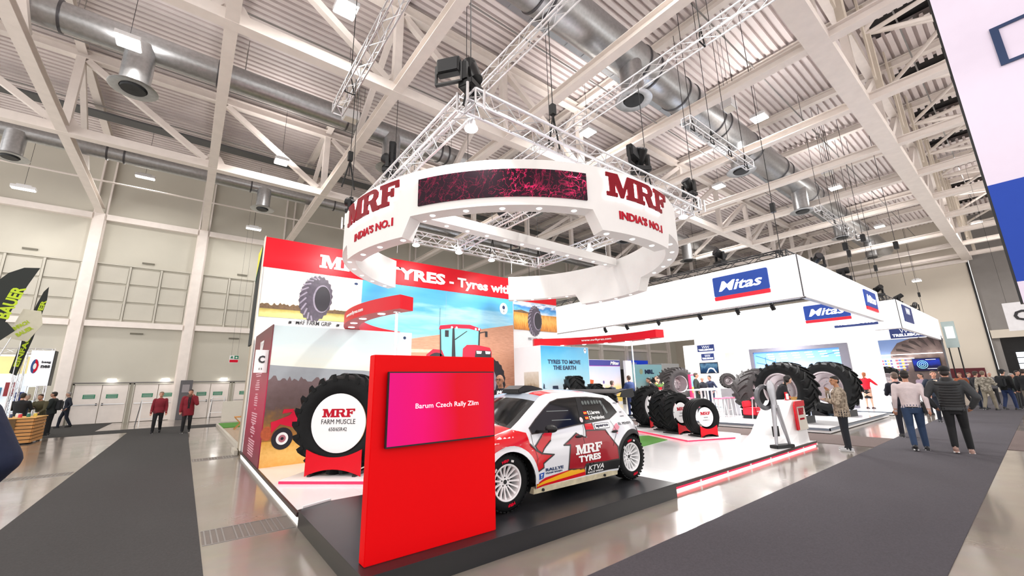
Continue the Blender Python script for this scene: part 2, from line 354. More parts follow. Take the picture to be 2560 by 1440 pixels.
def flat(polys, O, U, V, d, name, mat, parent): return place(shape_mesh(polys, d), plane_fn(O, U, V), name, mat, parent)
def box_truss(root, p, q, w, mat=alu, tr=.025, step=.5, lr=.011, up=(0, 0, 1)):
    """four chord tubes and welded lacing between p and q (centre line)"""
    p, q = Vector(p), Vector(q); d = (q - p); L = d.length; d.normalize(); r = d.cross(Vector(up)).normalized(); u = r.cross(d)
    cs = [(-1, -1), (1, -1), (1, 1), (-1, 1)]; off = [r * a * w / 2 + u * b * w / 2 for a, b in cs]
    for o in off: MB().tube(p + o, q + o, tr, 8).build('chord_tube', mat, root, smooth=True)
    lac = MB(); n = max(2, round(L / step))
    for k in range(4):
        a, b = off[k], off[(k + 1) % 4]
        for i in range(n):
            t0, t1 = p + d * L * i / n, p + d * L * (i + 1) / n
            lac.tube(t0 + (a if i % 2 else b), t1 + (b if i % 2 else a), lr, 5, cap=False)
        for e in (p, q): lac.tube(e + a, e + b, tr * .8, 6)
    tag(lac.build('lacing', mat, root), kind='stuff')
# ================================================================== THE HALL
XK = [-9.91 + 4.86 * k for k in range(14)]          # steel frame lines
ZB, ZT, ZD = 11.95, 15.62, 16.0
struct(MB().box(-16, 58, -15, 33, -.2, 0), 'floor', floorm)
def carpet(x0, x1, y0, y1, mat, label):
    return single(MB().box(x0, x1, y0, y1, .0005, .009), 'aisle_carpet', mat, label, 'carpet')
carpet(-4, 57, .85, 2.86, carpetm, 'long grey aisle carpet in the right foreground, passing the walking visitors')
carpet(13.23, 15.28, 2.865, 16, carpetb, 'taupe carpet strip between the tyre booth and the big white stand')
carpet(14.68, 19.5, -8, .845, carpetb, 'short taupe cross carpet at the right edge of the photo')
carpet(-1.62, .36, -4, 24.2, carpetl, 'dark grey aisle carpet on the left leading to the two women in red')
carpet(-12, 13, 24.205, 26.1, carpetl, 'dark grey carpet running along in front of the hall doors')
carpet(-8, -2.85, 26.105, 32.2, carpetl, 'dark carpet piece under the man in the suit by the left doors')
def grille(x0, x1, y0, y1, label):
    root = thing('floor_grille', label, 'floor grille')
    MB().box(x0, x1, y0, y1, .0002, .002).build('channel', M('grille_channel', sr('6A625C'), .5), root)
    MB().box(x0, x1, y1, y1 + .02, .0002, .006).build('frame', M('dull_steel', (.3, .29, .28), .45, .8), root); MB().box(x0, x1, y0 - .02, y0, .0002, .006).build('frame', MATS['dull_steel'], root)
    n = int((x1 - x0) / .06); me = None
    for i in range(n):
        x = x0 + .03 + i * .06
        if i % 5 == 4: continue
        if me is None: me = MB().box(-.008, .008, y0, y1, .002, .006).build('slat', MATS['dull_steel'], root); me.location.x = x
        else: c = me.copy(); COL.objects.link(c); c.location.x = x
grille(.38, 1.32, 6.15, 6.72, 'steel drain grille in the floor at the left corner of the black plinth')
grille(.38, 1.32, 13.1, 13.5, 'steel drain grille in the floor beside the back left corner of the booth')
grille(-3.6, -1.66, 13.1, 13.5, 'steel drain grille left of the left aisle carpet')
# --- left wall with columns, rails, louvre panels and doors
wl = struct(MB().box(-16, 58, 32.3, 32.6, 0, 16.3), 'wall_left', wallm)
for k, x in enumerate(XK):
    MB().box(x - .22, x + .22, 31.95, 32.3, 0, 11.8).box(x - .3, x - .22, 32.1, 32.3, 0, 16).box(x + .22, x + .3, 32.1, 32.3, 0, 16).build('column', paintw, wl)
for z, h, d in ((11.62, .34, .3), (5.42, .32, .28), (8.92, .1, .12)):
    for k in range(13): MB().box(XK[k] + .3, XK[k + 1] - .3, 32.3 - d, 32.3, z - h / 2, z + h / 2).build('rail', paintw if h > .2 else wall2, wl)
pm = None
for k in range(0, 6):
    bw = (4.86 - .9) / 3
    for c in range(3):
        x0 = XK[k] + .36 + c * (bw + .09)
        MB().box(x0 + bw, x0 + bw + .09, 32.18, 32.3, 5.6, 8.85).build('mullion', wall2, wl)
        for r in range(3):
            z0 = 5.72 + r * 1.05
            if pm is None:
                pm = MB().box(0, bw - .04, -.07, 0, 0, .93).box(.03, bw - .3, -.1, -.07, .0, .05).build('panel', wall2, wl, bevel=.008)
            o = pm if (k, c, r) == (0, 0, 0) else pm.copy()
            if o is not pm: COL.objects.link(o)
            o.location = (x0 + .02, 32.3, z0)
for x, z in ((-9.0, 4.7), (-2.6, 9.2), (-7.4, 9.25), (2.2, 9.2), (-2.55, 4.95), (2.2, 4.9)): MB().box(x - .28, x + .28, 32.22, 32.3, z - .04, z + .04).build('vent_slot', M('vent_dark', sr('777366'), .6), wl)
MB().box(-4.7, 12, 32.22, 32.3, 2.14, 2.2).build('door_head_rail', wallg, wl)
for x in (-3.2, -.9, 1.95): 
    t = thing('emergency_lamp', {-3.2: 'small lit emergency lamp above the leftmost pair of doors', -.9: 'small lit emergency lamp above the second pair of doors', 1.95: 'small lit emergency lamp above the third pair of doors'}[x], 'lamp')
    MB().box(x - .19, x + .19, 32.1, 32.22, 2.33, 2.4).build('housing', white, t); MB().box(x - .17, x + .17, 32.06, 32.2, 2.27, 2.33).build('diffuser', glow2, t)
def door_pair(n, x0, x1):
    root = bpy.data.objects.new('door_%d' % n, None); COL.objects.link(root); root['kind'] = 'structure'; root['_w'] = 1
    xm = (x0 + x1) / 2; y = 32.3
    MB().box(x0 - .06, x0, y - .09, y, 0, 2.12).box(x1, x1 + .06, y - .09, y, 0, 2.12).box(x0 - .06, x1 + .06, y - .09, y, 2.06, 2.12).build('door_frame', wall2, root)
    for a, b, s in ((x0, xm, 1), (xm, x1, -1)):
        lf = MB().box(a + .015, b - .015, y - .06, y - .01, .02, 2.05).build('door_leaf', paintw, root, bevel=.006)
        MB().bar((a + .08, y - .11, 1.02), (b - .08, y - .11, 1.02), .03, .035).build('push_bar', alu, lf)
        xl = xm - s * .12; MB().box(xl - .03, xl + .03, y - .1, y - .06, .96, 1.08).build('lock_box', blackp, lf)
        cx = a + (b - a) * (.58 if s > 0 else .42); MB().box(cx - .24, cx + .24, y - .066, y - .06, 1.33, 1.55).build('door_sign', M('green_sign', sr('1F7F5C'), .5), lf)
        for q in (1.5, 1.43, 1.37): MB().box(cx - .2, cx + .2, y - .068, y - .066, q, q + .012).build('sign_line', inkw, lf)
for i, (a, b) in enumerate(((-4.62, -2.45), (-2.2, -.12), (.35, 2.3), (2.55, 4.5))): door_pair(i + 1, a, b)
# --- end wall
we = struct(MB().box(55.5, 56, 2.45, 33, 0, 16.3), 'wall_end', endm)
MB().box(55.2, 55.5, 2.45, 33, 11.6, 11.95).build('rail', paintw, we)
MB().box(55.42, 55.5, 2.42, 2.56, 0, 16).build('edge_trim', blackm, we)
wr = struct(MB().box(55.8, 56.1, -15, 2.4, 4.9, 16.3).box(55.8, 56.1, 1.9, 2.4, 0, 4.9).box(55.8, 56.1, -15, -3, 0, 4.9), 'wall_right', wallg)
MB().box(55.5, 55.8, -15, 2.3, 4.6, 5.3).build('beam', endm, wr)
MB().box(57.5, 57.7, -4, 2.4, 0, 5).build('recess_back', blackm, wr)
wn = struct(MB().box(57.3, 57.45, -2.4, 1.3, 1.9, 3.4), 'window_1', M('daylit_pane', (.8, .85, .9), .3, emit=(.85, .93, 1), es=.9))
for z in (1.9, 2.4, 2.9, 3.4): MB().box(57.22, 57.3, -2.5, 1.4, z - .03, z + .03).build('transom', blackm, wn)
for y in (-2.4, -.5, 1.3): MB().box(57.2, 57.32, y - .05, y + .05, 1.8, 3.5).build('mullion', blackm, wn)
tr1 = single(MB().box(55.3, 55.5, 3.2, 5.4, 1.25, 2.1), 'wall_board', M('dark_red_board', sr('5A1420'), .5), 'dark red board low on the far cream wall behind the crowd', 'board')
# --- roof: corrugated deck (real ribs), frame, trusses
def deck(x0, x1, y0, y1):
    p = .30; prof = [(0, 0), (.17, 0), (.18, .15), (.29, .15), (.30, 0)]; mb = MB(); pts = []
    n = int((y1 - y0) / p)
    for i in range(n):
        for dy, dz in prof[:-1]: pts.append((y0 + i * p + dy, ZD + dz))
    pts.append((y0 + n * p, ZD)); vs = [(x, y, z) for y, z in pts for x in (x0, x1)]
    mb.add(vs, [(2 * i, 2 * i + 1, 2 * i + 3, 2 * i + 2) for i in range(len(pts) - 1)])
    return mb
dk = deck(-16, 58, 1.9, 32.3); d2 = deck(-16, 58, -15, .1); dk.add(d2.v, d2.f); sky = [-7.9 + 4.86 * k for k in range(13)]; xs = [-16] + [v for c in sky for v in (c - .55, c + .75)] + [58]
for i in range(0, len(xs), 2): d3 = deck(xs[i], xs[i + 1], .1, 1.91); dk.add(d3.v, d3.f)
dk.box(-16, 58, -15, 33, 16.5, 16.6)
ce = struct(dk, 'ceiling', deckm)
for c in sky: MB().box(c - .6, c + .8, .05, 1.95, 16.3, 16.33).build('skylight_pane', M('night_glass', (.005, .005, .006), .5), ce)
for i, x in enumerate(XK):
    MB().ibeam((x, -15, ZB), (x, 32.0, ZB), .34, .34).build('cross_beam', paintw, ce)
    MB().ibeam((x, -15, ZT + .1), (x, 32.3, ZT + .1), .3, .34).build('purlin', paintw, ce)
def truss_line(Y, w, panel=False):
    root = MB().bar((-15, Y, ZB), (55.5, Y, ZB), w, .36).build('bottom_chord', paintw, ce)
    MB().ibeam((-15, Y, ZT - .1), (55.5, Y, ZT - .1), .34, .4).build('top_chord', paintw, ce)
    for i, x in enumerate(XK):
        MB().box(x - .14, x + .14, Y - .13, Y + .13, ZB + .2, ZT - .3).build('post', paintw, root)
        MB().prism([(-.5, 0), (.5, 0), (.22, .42), (-.22, .42)], (x, Y + .02, ZB + .16), (1, 0, 0), (0, 0, 1), .05).build('gusset', paintw, root)
        if i + 1 < len(XK):
            xn = XK[i + 1]; a, b = ((x + .2, ZT - .35), (xn - .3, ZB + .25)) if x < 12 else ((xn - .2, ZT - .35), (x + .3, ZB + .25))
            MB().bar((a[0], Y, a[1]), (b[0], Y, b[1]), .22, .24).build('diagonal', paintw, root)
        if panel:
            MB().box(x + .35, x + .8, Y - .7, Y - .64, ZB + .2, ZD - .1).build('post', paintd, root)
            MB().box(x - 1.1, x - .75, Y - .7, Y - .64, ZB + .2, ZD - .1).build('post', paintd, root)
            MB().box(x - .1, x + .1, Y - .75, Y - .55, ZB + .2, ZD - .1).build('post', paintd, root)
for Y, w in ((22.35, .36), (12.38, .36), (-7.6, .4)): truss_line(Y, w)
truss_line(2.42, .62, True)
for x in XK:       # braces leaning back from the truss heads, and horizontal tube bracing beyond the big truss
    for Y in (22.35, 12.38): MB().bar((x, Y + .2, ZT - .35), (x, Y + 4.6, ZB + .3), .2, .22).build('diagonal', paintw, ce)
    for a, b in (((x, 1.9, 14.7), (x + 2.43, -.4, 15.2)), ((x, 1.9, 14.7), (x + 2.43, -2.2, 14.7)), ((x + 4.86, 1.9, 14.7), (x + 2.43, -.4, 15.2)), ((x, 1.9, 14.6), (x - 1.0, -3.2, 14.6))):
        MB().tube(a, b, .085, 10).build('brace_tube', paintw, ce, smooth=True)
MB().bar((-15, .95, 15.2), (55, .95, 15.2), .05, .05).build('sprinkler_pipe', galv, ce)
MB().bar((-15, -3.3, 14.6), (55, -3.3, 14.6), .3, .3).build('top_chord', paintw, ce)
for Y, z, r in ((27.2, 14.2, .035), (24.2, 14.4, .03), (20, 14.6, .03), (14.8, 14.5, .03), (9.9, 14.6, .03), (5.2, 14.6, .03), (28.6, 12.5, .05)):
    MB().tube((-15, Y, z), (55, Y, z), r, 8).build('sprinkler_pipe', MATS['dull_steel'] if r < .04 else paintw, ce)
MB().box(-15, 55, 26.2, 26.9, 15.1, 15.2).build('cable_tray', M('dim_galvanised_tray', (.14, .145, .15), .5, .5), ce)
# ducts
def duct(Y, z, r, x0, x1, label, bands, drops, dr=.4, dz=11.32):
    root = thing('ventilation_duct', label, 'duct')
    prof = []; mb = MB(); n = 40; xs = []; x = x0
    while x < x1: xs.append((x, r)); xs.append((x + .1, r * 1.006)); x += .12
    mb.lathe([(rr, xx) for xx, rr in xs], n, (0, Y, z), 'x'); mb.build('duct_tube', galv, root, smooth=True)
    for b in bands:
        MB().lathe([(r + .0, -.04), (r + .035, -.03), (r + .035, .03), (r, .04)], 40, (b, Y, z), 'x').build('band', M('duct_band', (.12, .12, .13), .4, .8), root, smooth=True)
    for dx in drops:
        d = MB().lathe([(dr, dz + .12), (dr, z - r * .3)], 28, (dx, Y - .12, 0)).build('drop_duct', galv, root, smooth=True)
        MB().lathe([(dr - .02, dz + .16), (dr + .2, dz + .04), (dr + .24, dz + .02), (dr + .2, dz), (dr - .04, dz + .03)], 32, (dx, Y - .12, 0)).build('outlet_flange', galv, d, smooth=True)
        MB().lathe([(.02, dz - .03), (dr - .08, dz - .03), (dr - .05, dz + .06), (.02, dz + .06)], 32, (dx, Y - .12, 0)).build('outlet_grille', dgalv, d)
    return root
duct(16.75, 13.1, .46, -14, 54, 'large spiral ventilation duct under the roof on the left', [-8.9, -4.4, -.4, 4.2, 4.7, 8.7, 9.1, 13.3, 17.9, 22.4, 27, 32, 37], [-2.5, 6.2, 14.8, 23.4, 32])
duct(7.25, 13.25, .68, -14, 51, 'large spiral ventilation duct under the roof on the right', [6.9, 7.3, 11.9, 12.6, 14.6, 15.3, 17.6, 18.2, 21, 21.7, 25, 25.8, 30, 31, 36, 42], [11.3, 19.8, 28, 36, 44.5])
duct(25.4, 12.75, .34, -14, 30, 'thin ventilation duct running close to the left hall wall', [-4.2, -3.6, 1.6, 6], [-7.0, 2.25], .34, 11.45)
for Y, z, lb in ((18.35, 14.3, 'galvanised cable tray beside the left ventilation duct'), (8.6, 14.1, 'galvanised cable tray beside the right ventilation duct')):
    r_ = thing('cable_tray', lb, 'cable tray'); mb = MB().box(-14, 54, Y - .28, Y + .28, z, z + .03).box(-14, 54, Y - .3, Y - .28, z, z + .12).box(-14, 54, Y + .28, Y + .3, z, z + .12); mb.build('tray', M('tray_steel', (.4, .43, .46), .35, .7), r_)
    rg = MB().box(-.02, .02, Y - .26, Y + .26, z - .015, z).build('tray_rung', MATS['tray_steel'], r_)
    rg.location.x = -10
    for i in range(1, 60): c = rg.copy(); COL.objects.link(c); c.location.x = -10 + i * .9
    for x in XK: MB().tube((x + .6, Y - .32, z), (x + .6, Y - .32, ZD), .012, 5).tube((x + .6, Y + .32, z), (x + .6, Y + .32, ZD), .012, 5).build('hanger_rod', MATS['dull_steel'], r_)
# lamp housings
LL = ['high bay lamp hanging beside the left duct outlet', 'high bay lamp at the top edge, left of the aluminium rigging truss', 'hanging strip lamp at the far left in front of the hall wall', 'strip lamp high on the hall wall between the first two columns',
      'high bay lamp between the left roof diagonals', 'strip lamp under the small duct outlet above the red booth wall', 'square high bay lamp seen between the two spot heads on the truss', 'high bay lamp right of the nearest outlet of the right duct',
      'second high bay lamp along the right duct', 'third high bay lamp along the right duct', 'high bay lamp seen low through the white ring', 'high bay lamp above the middle of the white stand', 'high bay lamp above the far back of the white stand',
      'lamp by the far end of the big roof truss', 'low round lamp lighting the far cream wall']
for i, p in enumerate(LAMPS):
    if len(LL) <= i < 21: continue
    lab = LL[i] if i < len(LL) else 'high bay lamp behind the right duct, above the left part of the white stand'
    t = thing('high_bay_lamp', lab, 'lamp', None, p)
    a, b = (.42, .15) if i in (2, 3, 5) else (.3, .3)
    MB().box(-a, a, -b, b, -.02, .12).box(-a * .6, a * .6, -b * .6, b * .6, .12, .2).build('housing', white, t, bevel=.01)
    MB().box(-a + .03, a - .03, -b + .02, b - .02, -.045, -.02).build('diffuser', glow, t)
    MB().tube((0, 0, .2), (0, 0, ZD - p[2]), .008, 5).build('wire', blackm, t)
for x, y, z, lb in ((4.0, 15.4, 12.4, 'white junction box hanging under the left duct'), (16.2, 5.9, 12.6, 'white speaker box hanging right of the nearest outlet of the right duct'), (27, 5.4, 12.9, 'white speaker box hanging further along the right duct')):
    t = thing('hanging_box', lb, 'hanging box', None, (x, y, z)); MB().box(-.3, .3, -.22, .22, -.18, .18).build('housing', white, t, bevel=.02)
    MB().box(-.24, .24, -.17, .17, -.2, -.18).build('front_grille', cream, t)
    for s in (-.2, .2): MB().tube((s, 0, .18), (s, 0, ZD - z), .008, 5).build('rod', blackm, t)
# exit sign
t = thing('exit_sign', 'hanging white, green and red safety sign left of the booth wall', 'sign')
MB().box(2.02, 2.5, 31.0, 31.04, 3.28, 3.72).build('panel', white, t)
MB().box(2.27, 2.49, 30.99, 31.0, 3.5, 3.71).build('green_field', MATS['green_sign'], t); MB().box(2.04, 2.48, 30.99, 31.0, 3.3, 3.46).build('red_field', redprint, t)
flat([[(0, .03), (.05, .03), (.05, 0), (.09, 0), (.09, .03), (.14, .03), (.07, .12)]], (2.31, 30.985, 3.54), (1, 0, 0), (0, 0, 1), .004, 'arrow', inkw, t)
flat([[(0, 0), (.04, 0), (.07, .05), (.1, 0), (.14, 0), (.09, .09), (.13, .12), (.05, .15), (0, .1)]], (2.08, 30.985, 3.53), (1, 0, 0), (0, 0, 1), .004, 'running_figure', MATS['green_sign'], t)
for x in (2.1, 2.42): MB().tube((x, 31.02, 3.72), (x, 31.02, 16.02), .006, 4).build('wire', blackm, t)
# aisle sign C 13
t = thing('aisle_sign', 'white hanging aisle sign with a black letter C and number 13', 'sign')
MB().box(30, 30.05, -.55, .65, 3.55, 4.85).build('panel', M('sign_white', (.82, .82, .84), .6), t)
text('C', (29.99, .40, 3.98), (0, -1, 0), (0, 0, 1), .46, .5, dkgrey, t, bold=.03); text('13', (29.99, .16, 3.66), (0, -1, 0), (0, 0, 1), .2, .17, dkgrey, t)
text('GANGWAY', (29.99, .55, 4.6), (0, -1, 0), (0, 0, 1), .9, .06, M('pale_lettering', sr('9A9AA0'), .6), t) if False else None
MB().tube((30.02, .5, 4.85), (30.02, .5, 11.9), .006, 4).tube((30.02, -.4, 4.85), (30.02, -.4, 11.9), .006, 4).build('wire', blackm, t)
# big hanging banner at the right edge
t = thing('hanging_banner', 'huge white and blue hanging banner cut by the right edge, with one blue outlined letter', 'banner')
MB().box(10, 10.12, -7, 0, 4.68, 11.5).build('upper_textile', M('banner_textile', sr('DCD2E4'), .8, emit=sr('E6D8EE'), es=.04, noise=.01), t)
MB().box(9.995, 10.12, -7, 0, 3.06, 4.68).build('blue_band', M('banner_blue', sr('0F3FA8'), .7, noise=.01), t); MB().box(9.99, 10.12, -7, 0, 2.72, 3.06).build('lower_strip', MATS['banner_textile'], t)
MB().box(10.0, 10.13, .0, .03, 2.72, 11.5).build('edge_profile', blackm, t)
dD = [[(0, 0), (.5, 0), (.85, .15), (1, .5), (.85, .85), (.5, 1), (0, 1)], [(.1, .08), (.1, .92), (.47, .92), (.77, .8), (.9, .5), (.77, .2), (.47, .08)]]
flat([[(x * .95, y * .72) for x, y in p] for p in dD], (9.985, -.52, 6.62), (0, -1, 0), (0, 0, 1), .01, 'letter', navyl, t)
# ================================================================== THE RED AND WHITE TYRE BOOTH
def clipgrid(poly, step=.08, holes=()):
    """flat polygon cut along a grid; returns vertices (u, v) and faces"""
    if holes: me = shape_mesh([poly] + list(holes), 0.0); bm = bmesh.new(); bm.from_mesh(me); bpy.data.meshes.remove(me)
    else:
        bm = bmesh.new(); bm.faces.new([bm.verts.new((x, y, 0)) for x, y in poly])
    xs = [v.co.x for v in bm.verts]; ys = [v.co.y for v in bm.verts]
    for ax, lo, hi in ((0, min(xs), max(xs)), (1, min(ys), max(ys))):
        k = math.ceil(lo / step + 1e-6)
        while k * step < hi - 1e-5:
            co = [0, 0, 0]; co[ax] = k * step; no = [0, 0, 0]; no[ax] = 1
            bmesh.ops.bisect_plane(bm, geom=bm.verts[:] + bm.edges[:] + bm.faces[:], plane_co=co, plane_no=no); k += 1
    bm.verts.index_update(); vs = [(v.co.x, v.co.y) for v in bm.verts]; fs = [tuple(v.index for v in f.verts) for f in bm.faces]; bm.free()
    return vs, fs
PZ = .12
bp = thing('booth_platform', 'low white booth platform with red light strip along its edge', 'platform')
MB().add(*(lambda m_: (m_.v, m_.f))(MB().prism([(5.94, 3.87), (12.62, 3.87), (12.62, 13.24), (1.38, 13.24), (1.38, 6.29), (5.94, 6.29)], (0, 0, .03), (1, 0, 0), (0, 1, 0), PZ - .03))).build('white_floor', whitegloss, bp)
for i in range(1, 12): MB().box(1.38 + i * .94, 1.384 + i * .94, 3.87 if i > 4 else 6.3, 13.2, PZ, PZ + .0006).build('floor_joint', M('joint_grey', sr('B8B8BC'), .5), bp)
MB().box(5.94, 12.64, 3.84, 3.87, .075, PZ + .004).build('edge_trim', M('edge_trim_brown', (.05, .03, .03), .4, .4), bp); MB().box(1.35, 1.38, 6.3, 13.24, .07, PZ + .004).build('edge_trim', MATS['edge_trim_brown'], bp)
MB().box(5.95, 12.62, 3.85, 3.87, .042, .068).build('red_light_strip', redled, bp); MB().box(5.95, 12.6, 3.865, 3.9, .0, .02).build('white_light_strip', wled, bp)
MB().box(1.375, 1.40, 6.3, 13.2, .0, .04).build('white_light_strip', wled, bp)
for i in range(7): MB().box(6.9 + i * .95, 6.93 + i * .95, 3.83, 3.85, .03, .08).build('strip_clip', white, bp)
# header wall
hw = thing('booth_back_wall', 'tall booth back wall with a red header band and farm pictures', 'exhibition wall')
MB().box(1.36, 13.01, 13.24, 13.44, PZ, 5.1).build('wall_panel', white, hw); MB().box(1.36, 13.01, 13.22, 13.44, 5.1, 6.0).build('header_band', red, hw)
MB().box(1.345, 1.36, 13.2, 13.46, PZ, 6.02).build('edge_profile', cream, hw)
for x in (4.2, 7.3, 10.46): MB().box(x - .004, x + .004, 13.215, 13.22, PZ, 5.1).build('panel_joint', M('joint_grey2', sr('9FA6AA'), .5), hw)
U, V = (1, 0, 0), (0, 0, 1); yp = 13.205
wallfn = plane_fn((0, yp, 0), U, V)
mrf(1.72, .42, inkw, hw, plane_fn((2.85, yp, 5.30), U, V), .012)
text('TYRES', (4.95, yp, 5.30), U, V, 2.3, .42, inkw, hw, bold=.045); text('- Tyres with Muscle', (7.42, yp, 5.20), U, V, 4.9, .48, inkw, hw, bold=.035)
sky1 = ramp_mat('print_pale_sunset_sky', [(0, 'F1E3C4'), (.35, 'E9E6DC'), (.7, 'DAD6D2'), (1, 'EFE9DE')], 'Z', 3.9, 5.1, .35, 1.6, .5, bands=(.5, 1, 3))
sky2 = ramp_mat('print_blue_sky_with_cirrus', [(0, 'B9E2F0'), (.3, '7CC8E8'), (.55, 'A8DDF2'), (.75, '58B2DF'), (1, '4AA6D8')], 'Z', 3.0, 5.1, .35, 1.1, .9, bands=(.45, 1, 2.4))
soil = ramp_mat('print_brown_soil', [(0, 'B97A5E'), (.35, 'C88C6E'), (.6, 'D9A184'), (1, 'C08A6C')], 'Z', .2, 4, .4, 14, .9, bands=(.3, 1, 2))
grassp = ramp_mat('print_yellow_green_field', [(0, 'BFC77A'), (.4, 'D6CF86'), (.7, 'B8A452'), (1, '8C8A48')], 'Z', 3.66, 3.95, .4, 8, .4)
wheat = ramp_mat('print_wheat_field', [(0, 'B36A1E'), (.35, 'E39A3A'), (.6, 'F3B85E'), (1, 'C98428')], 'Z', 3.85, 4.6, .4, 16, 1.0, bands=(2.2, 1, .35))
skyb = ramp_mat('print_deep_blue_sky', [(0, 'D9EAF6'), (.35, '5FA9E0'), (.6, '2C7FC8'), (.8, 'E6F0F8'), (1, '2C7FC8')], 'Z', 4.5, 5.1, .35, 3, .8, bands=(.8, 1, 2))
treep = M('print_dark_treeline', sr('6A5238'), .5, noise=.35, ns=14)
tyrep = M('print_tyre_violet_grey', sr('4A4250'), .4, noise=.3, ns=10); tyrel = M('print_tyre_lug_light', sr('8C8494'), .4, noise=.2, ns=10); tyred = M('print_tyre_dark', sr('221F28'), .4, noise=.1)
def pane(poly, mat, par, name='printed_picture', d=.003, y=13.22, off=0.): return flat([poly], (0, y - off, 0), U, V, d, name, mat, par)
def rect(a, b, c, d): return [(a, c), (b, c), (b, d), (a, d)]
pane(rect(1.4, 4.2, 3.93, 5.09), sky1, hw); pane(rect(1.4, 4.2, 3.66, 3.93), grassp, hw)
rr = random.Random(3); tl = [(1.4, 3.9)] + [(1.4 + i * .05, 3.99 + rr.uniform(0, .1) * (1 if i < 34 else .4)) for i in range(57)] + [(4.2, 3.9)]
pane(tl, treep, hw, 'printed_treeline', .003, off=.003)
pane(rect(4.2, 10.46, 3.0, 5.09), sky2, hw); pane([(4.2, .9), (10.46, .9), (10.46, 4.03), (8.36, 3.67), (6.5, 3.35), (4.2, 2.92)], soil, hw, 'printed_field', off=.004)
pane([(4.2, 2.74), (6.9, 2.8), (6.9, 2.9), (4.2, 2.9)], M('print_crop_row', sr('C8DDB0'), .5, noise=.2, ns=9), hw, 'printed_crop_row', off=.008)
pane(rect(10.5, 12.97, 4.55, 5.06), skyb, hw); pane([(10.5, 3.86), (12.97, 3.86), (12.97, 4.58), (11.6, 4.56), (10.5, 4.68)], wheat, hw, 'printed_field', off=.004)
pane([(10.5, 4.66), (10.9, 4.72), (11.4, 4.62), (12.0, 4.62), (12.0, 4.56), (10.5, 4.6)], treep, hw, 'printed_treeline', off=.006)
def printed_tyre(cx, cz, s, par, y=13.22, rx=.46, lean=.05):
    """flat picture of a farm tyre in three-quarter view"""
    out = []; n = 44
    for k in range(n):
        t = 2 * pi * k / n; r = 1 + (.06 if k % 2 else -.02); out.append((cx + s * (rx * r * cos(t)) + lean * s * sin(t), cz + s * .70 * r * sin(t)))
    pane(out, tyrep, par, 'printed_tyre', .003, y, .010)
    pane([(a + (.17 * s), b) for a, b in rpoly(cx, cz, .26 * s, .44 * s)], tyrel, par, 'printed_tyre_bead', .003, y, .014)
    pane([(a + (.19 * s), b) for a, b in rpoly(cx, cz, .23 * s, .40 * s)], tyred, par, 'printed_tyre_hole', .003, y, .018)
    mb = MB()
    for k in range(11):
        t = pi * .5 + (k + .5) * pi / 11; a0 = (cx + s * rx * 1.02 * cos(t), cz + s * .72 * sin(t)); a1 = (cx + s * (.02 + .30 * cos(t - .28)), cz + s * .60 * sin(t - .28))
        dx, dz = (a1[0] - a0[0]), (a1[1] - a0[1]); L = hypot(dx, dz); nx, nz = -dz / L * .022 * s, dx / L * .022 * s
        mb.prism([(a0[0] - nx, a0[1] - nz), (a1[0] - nx, a1[1] - nz), (a1[0] + nx, a1[1] + nz), (a0[0] + nx, a0[1] + nz)], (0, y - .014, 0), U, V, .003)
    tag(mb.build('printed_tyre_lugs', tyrel, par), kind='stuff')
printed_tyre(2.84, 4.32, .98, hw); printed_tyre(11.66, 4.29, .92, hw, rx=.42, lean=.02)
text('MRF FARM GRIP', (2.35, yp, 3.49), U, V, .98, .13, dkgrey, hw, bold=.01); text('MRF FARM GRIP', (11.25, yp, 3.44), U, V, .8, .12, M('grey_lettering', sr('77777C'), .5), hw)
for x in (2.18, 3.5): pane(rect(x, x + .3, 3.58, 3.615), white, hw, 'shelf_light', .05); MB().box(x - .02, x + .04, 13.1, 13.22, 3.5, 3.56).build('clip_light', blackp, hw)
pane(rpoly(9.97, 4.67, .2, .24), inkw, hw, 'round_emblem', off=.01); pane(rpoly(9.97, 4.72, .07, .08), navyl, hw, 'emblem_mark', off=.014); pane(rect(9.94, 10.0, 4.52, 4.6), M('print_grey', sr('9AA3A8'), .5), hw, 'emblem_mark', off=.014)
pane(rpoly(4.0, 4.93, .06, .04, 12), navyl, hw, 'small_emblem', off=.006); pane(rpoly(12.85, 4.93, .05, .04, 12), MATS['print_grey'], hw, 'small_emblem', off=.01)
# printed tractor
tr_ = dict(y=13.22)
cabg = M('print_cab_glass', sr('7FC8CC'), .35, noise=.1, ns=2); trd = M('print_tractor_red', sr('D3163A'), .35, noise=.06, ns=3); trk = M('print_tractor_dark', sr('2C2A30'), .4, noise=.1)
pane([(7.1, 2.6), (7.09, 3.75), (8.78, 3.75), (8.74, 3.0), (8.6, 2.6)], cabg, hw, 'printed_cab', off=.012)
pane([(7.02, 3.63), (7.06, 3.78), (7.6, 3.86), (8.35, 3.89), (8.84, 3.77), (8.8, 3.66), (8.3, 3.74), (7.6, 3.72)], trd, hw, 'printed_roof', off=.016)
for p in ([(7.56, 2.6), (7.58, 3.72), (7.66, 3.72), (7.72, 2.6)], [(8.70, 2.9), (8.74, 3.72), (8.80, 3.72), (8.77, 2.9)], [(7.08, 2.6), (7.06, 3.65), (7.1, 3.65), (7.14, 2.6)], rect(7.27, 7.42, 3.38, 3.62), rect(9.04, 9.15, 3.46, 3.68), [(8.78, 3.62), (9.05, 3.68), (9.05, 3.65), (8.78, 3.58)], [(7.66, 3.3), (8.2, 3.65), (8.22, 3.63), (7.7, 3.28)]): pane(p, trk, hw, 'printed_frame', off=.018)
pane([(8.0, 2.4), (8.03, 2.98), (8.2, 3.12), (8.6, 3.14), (9.25, 3.05), (9.33, 2.9), (9.34, 2.4)], trd, hw, 'printed_bonnet', off=.02)
